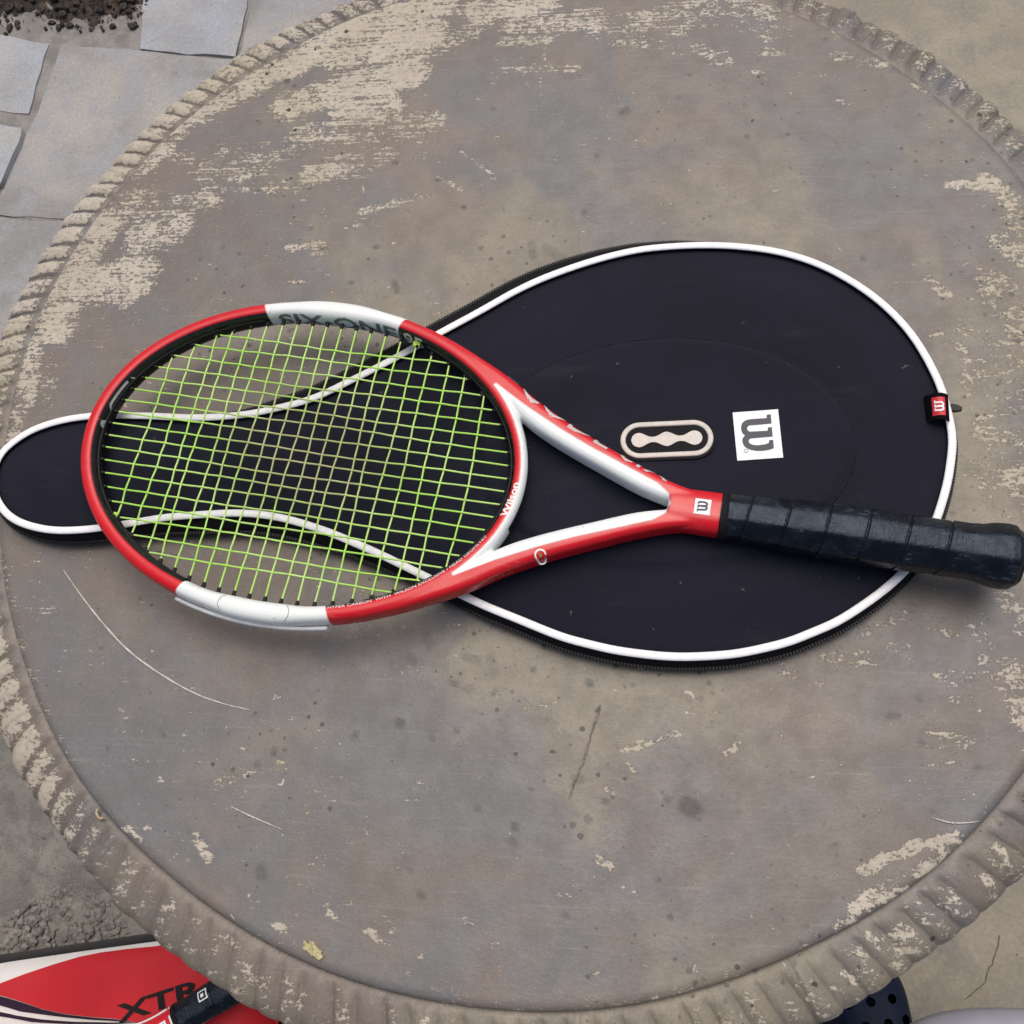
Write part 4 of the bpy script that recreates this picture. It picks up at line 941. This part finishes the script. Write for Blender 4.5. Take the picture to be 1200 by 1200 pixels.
def second_racket():
    z = ZB+.034
    c = un(205, 1197, z); d = un(300, 1138, z)-c; a = math.atan2(d[1], d[0])
    tip = c[:2]-.484*np.array([math.cos(a), math.sin(a)])
    r = bpy.data.objects.new('tennis_racket', None); C.objects.link(r); r.location = (tip[0], tip[1], z); r.rotation_euler = (0, R(1.0), a)
    tag(r, 'second racket with black grip and red shaft lying on the red bag', 'tennis racket', 'tennis rackets')
    def cp(src, par):
        q = src.copy(); C.objects.link(q); q.parent = par
        for ch in src.children: cp(ch, q)
        return q
    for ch in list(racket.children): cp(ch, r)
    th = np.arange(40)*2*np.pi/40
    v = np.vstack([np.c_[np.full(40, x), .0162*k*np.cos(th), .0127*k*np.sin(th)] for x, k in ((.4805, .97), (.4808, 1.03), (.4832, 1.03), (.4835, .97))])
    obj('white_ring', v, grid_faces(4, 40, False, True), M['white'], r, local=True)
    v, f = tube(spline(np.array([(.480, .0152, .0060), (.462, .0157, .0060), (.445, .0186, .0060), (.425, .0262, .0060), (.40, .037, .0060)]), 30), .0011, 6); obj('white_stripe', v, f, M['white'], r, local=True)
    gp = [q for q in r.children if q.name.startswith('grip') and 'mm' not in q.name][-1]
    gb = bvh_of([tuple(p.co) for p in gp.data.vertices], [tuple(p.vertices) for p in gp.data.polygons])
    def sq(cx, cy, s):
        P = np.array([(cx-s, cy-s), (cx+s, cy-s), (cx+s, cy+s), (cx-s, cy+s)]); v, f = fill(np.vstack([P[i]+(P[(i+1) % 4]-P[i])*np.linspace(0, 1, 5, endpoint=False)[:, None] for i in range(4)]), .002); return v, f
    for s, m, off in ((.0052, M['white'], .0006), (.0038, M['blackplastic'], .0009), (.0018, M['white'], .0012)):
        v, f = sq(.522, .0075, s); obj('grip_label', drape(np.c_[v, np.zeros(len(v))], gb, (0, 0, -1), off), f, m, gp, False, local=True)
second_racket()

# ------------------------------------------------------------------ clog, lower right
def build_clog():
    c = un(1022, 1196, .05); a = R(100)      # toe points up the picture
    clog = thing('clog', 'navy foam clog with round vent holes on the ground below the table rim', 'shoe', (c[0], c[1], 0.0), (0, 0, a))
    # top-view outline, x towards the toe
    ux = np.linspace(-.20, .075, 60)
    hw = np.interp(ux, [-.20, -.195, -.18, -.14, -.08, -.03, .02, .045, .062, .071, .075], [.004, .018, .031, .036, .039, .047, .051, .046, .034, .019, .002])
    hw = np.convolve(np.r_[hw[:2], hw, hw[-2:]], np.ones(5)/5, 'valid'); hw[0] = hw[-1] = .001
    top = np.interp(ux, [-.20, -.10, -.06, -.02, .03, .06, .075], [.055, .058, .078, .085, .066, .046, .028])
    n = 40; th = np.arange(n)*2*np.pi/n; cs, sn = np.cos(th), np.sin(th)
    V = []
    for x, w, t in zip(ux, hw, top):
        yy = np.sign(cs)*np.abs(cs)**.75*w; zz = np.where(sn > 0, np.abs(sn)**.8*(t-.022)+.022, .022-np.abs(sn)**.35*.021)
        V.append(np.c_[np.full(n, x), yy, zz])
    V = np.array(V).reshape(-1, 3); f = grid_faces(60, n, False, True)+[tuple(range(n))[::-1], tuple(range(59*n, 60*n))]
    me = mesh_of('upper', V, f); o = bpy.data.objects.new('upper', me); C.objects.link(o); me.materials.append(M['clog'])
    holes = [(x, y) for x, ys in ((.045, (-.013, .013)), (.022, (-.026, .0, .026)), (-.002, (-.036, -.013, .013, .036)), (-.026, (-.024, .0, .024))) for y in ys]
    parts = []
    for x, y in holes:
        q = np.array([[x, y, .024], [x, y, .12]]); parts.append(tube(q, .0054, 14))
    hv, hf = join(*parts); hm = mesh_of('h', hv, hf); ho = bpy.data.objects.new('h', hm); C.objects.link(ho)
    md = o.modifiers.new('b', 'BOOLEAN'); md.operation = 'DIFFERENCE'; md.object = ho; md.solver = 'EXACT'
    bpy.context.view_layer.update()
    me2 = bpy.data.meshes.new_from_object(o.evaluated_get(bpy.context.evaluated_depsgraph_get()))
    o.modifiers.clear(); o.data = me2; me2.name = 'upper'; bpy.data.objects.remove(ho); o.parent = clog
    # sole: a band round the foot
    V = []
    for z, k in ((.001, .985), (.006, 1.02), (.018, 1.03), (.024, 1.01)):
        out = np.vstack([np.c_[ux, hw*k+.0015], np.c_[ux, -hw*k-.0015][::-1]]); V.append(np.c_[out, np.full(len(out), z)])
    m = len(V[0]); obj('sole', np.vstack(V), grid_faces(4, m, False, True), M['clog'], clog, local=True)
build_clog()

# ------------------------------------------------------------------ rounded grey seat, bottom right corner
def build_stool():
    z = .44; a = un(1205, 1184.5, z)
    s = thing('stool', 'lilac grey rounded stool seat in the bottom right corner', 'stool', (a[0]+.02, a[1]-.165, 0))
    n = 72; th = np.arange(n)*2*np.pi/n; c, sn = np.cos(th), np.sin(th)
    sx = np.sign(c)*np.abs(c)**.62; sy = np.sign(sn)*np.abs(sn)**.62
    pr = [(.001, .008), (.10, .006), (.14, .006), (.156, .003), (.163, -.004), (.165, -.014), (.162, -.026), (.150, -.028), (.001, -.028)]
    V = np.array([np.c_[sx*r, sy*r, np.full(n, z-.008+h)] for r, h in pr]).reshape(-1, 3)
    obj('seat', V, grid_faces(len(pr), n, False, True), M['seat'], s, local=True)
    for x in (-1, 1):
        for y in (-1, 1):
            v, f = tube(np.array([[x*.08, y*.08, z-.034], [x*.082, y*.082, .2], [x*.085, y*.085, .001]]), [.020, .017, .014], 16); obj('leg', v, f, M['seat'], s, local=True)
build_stool()
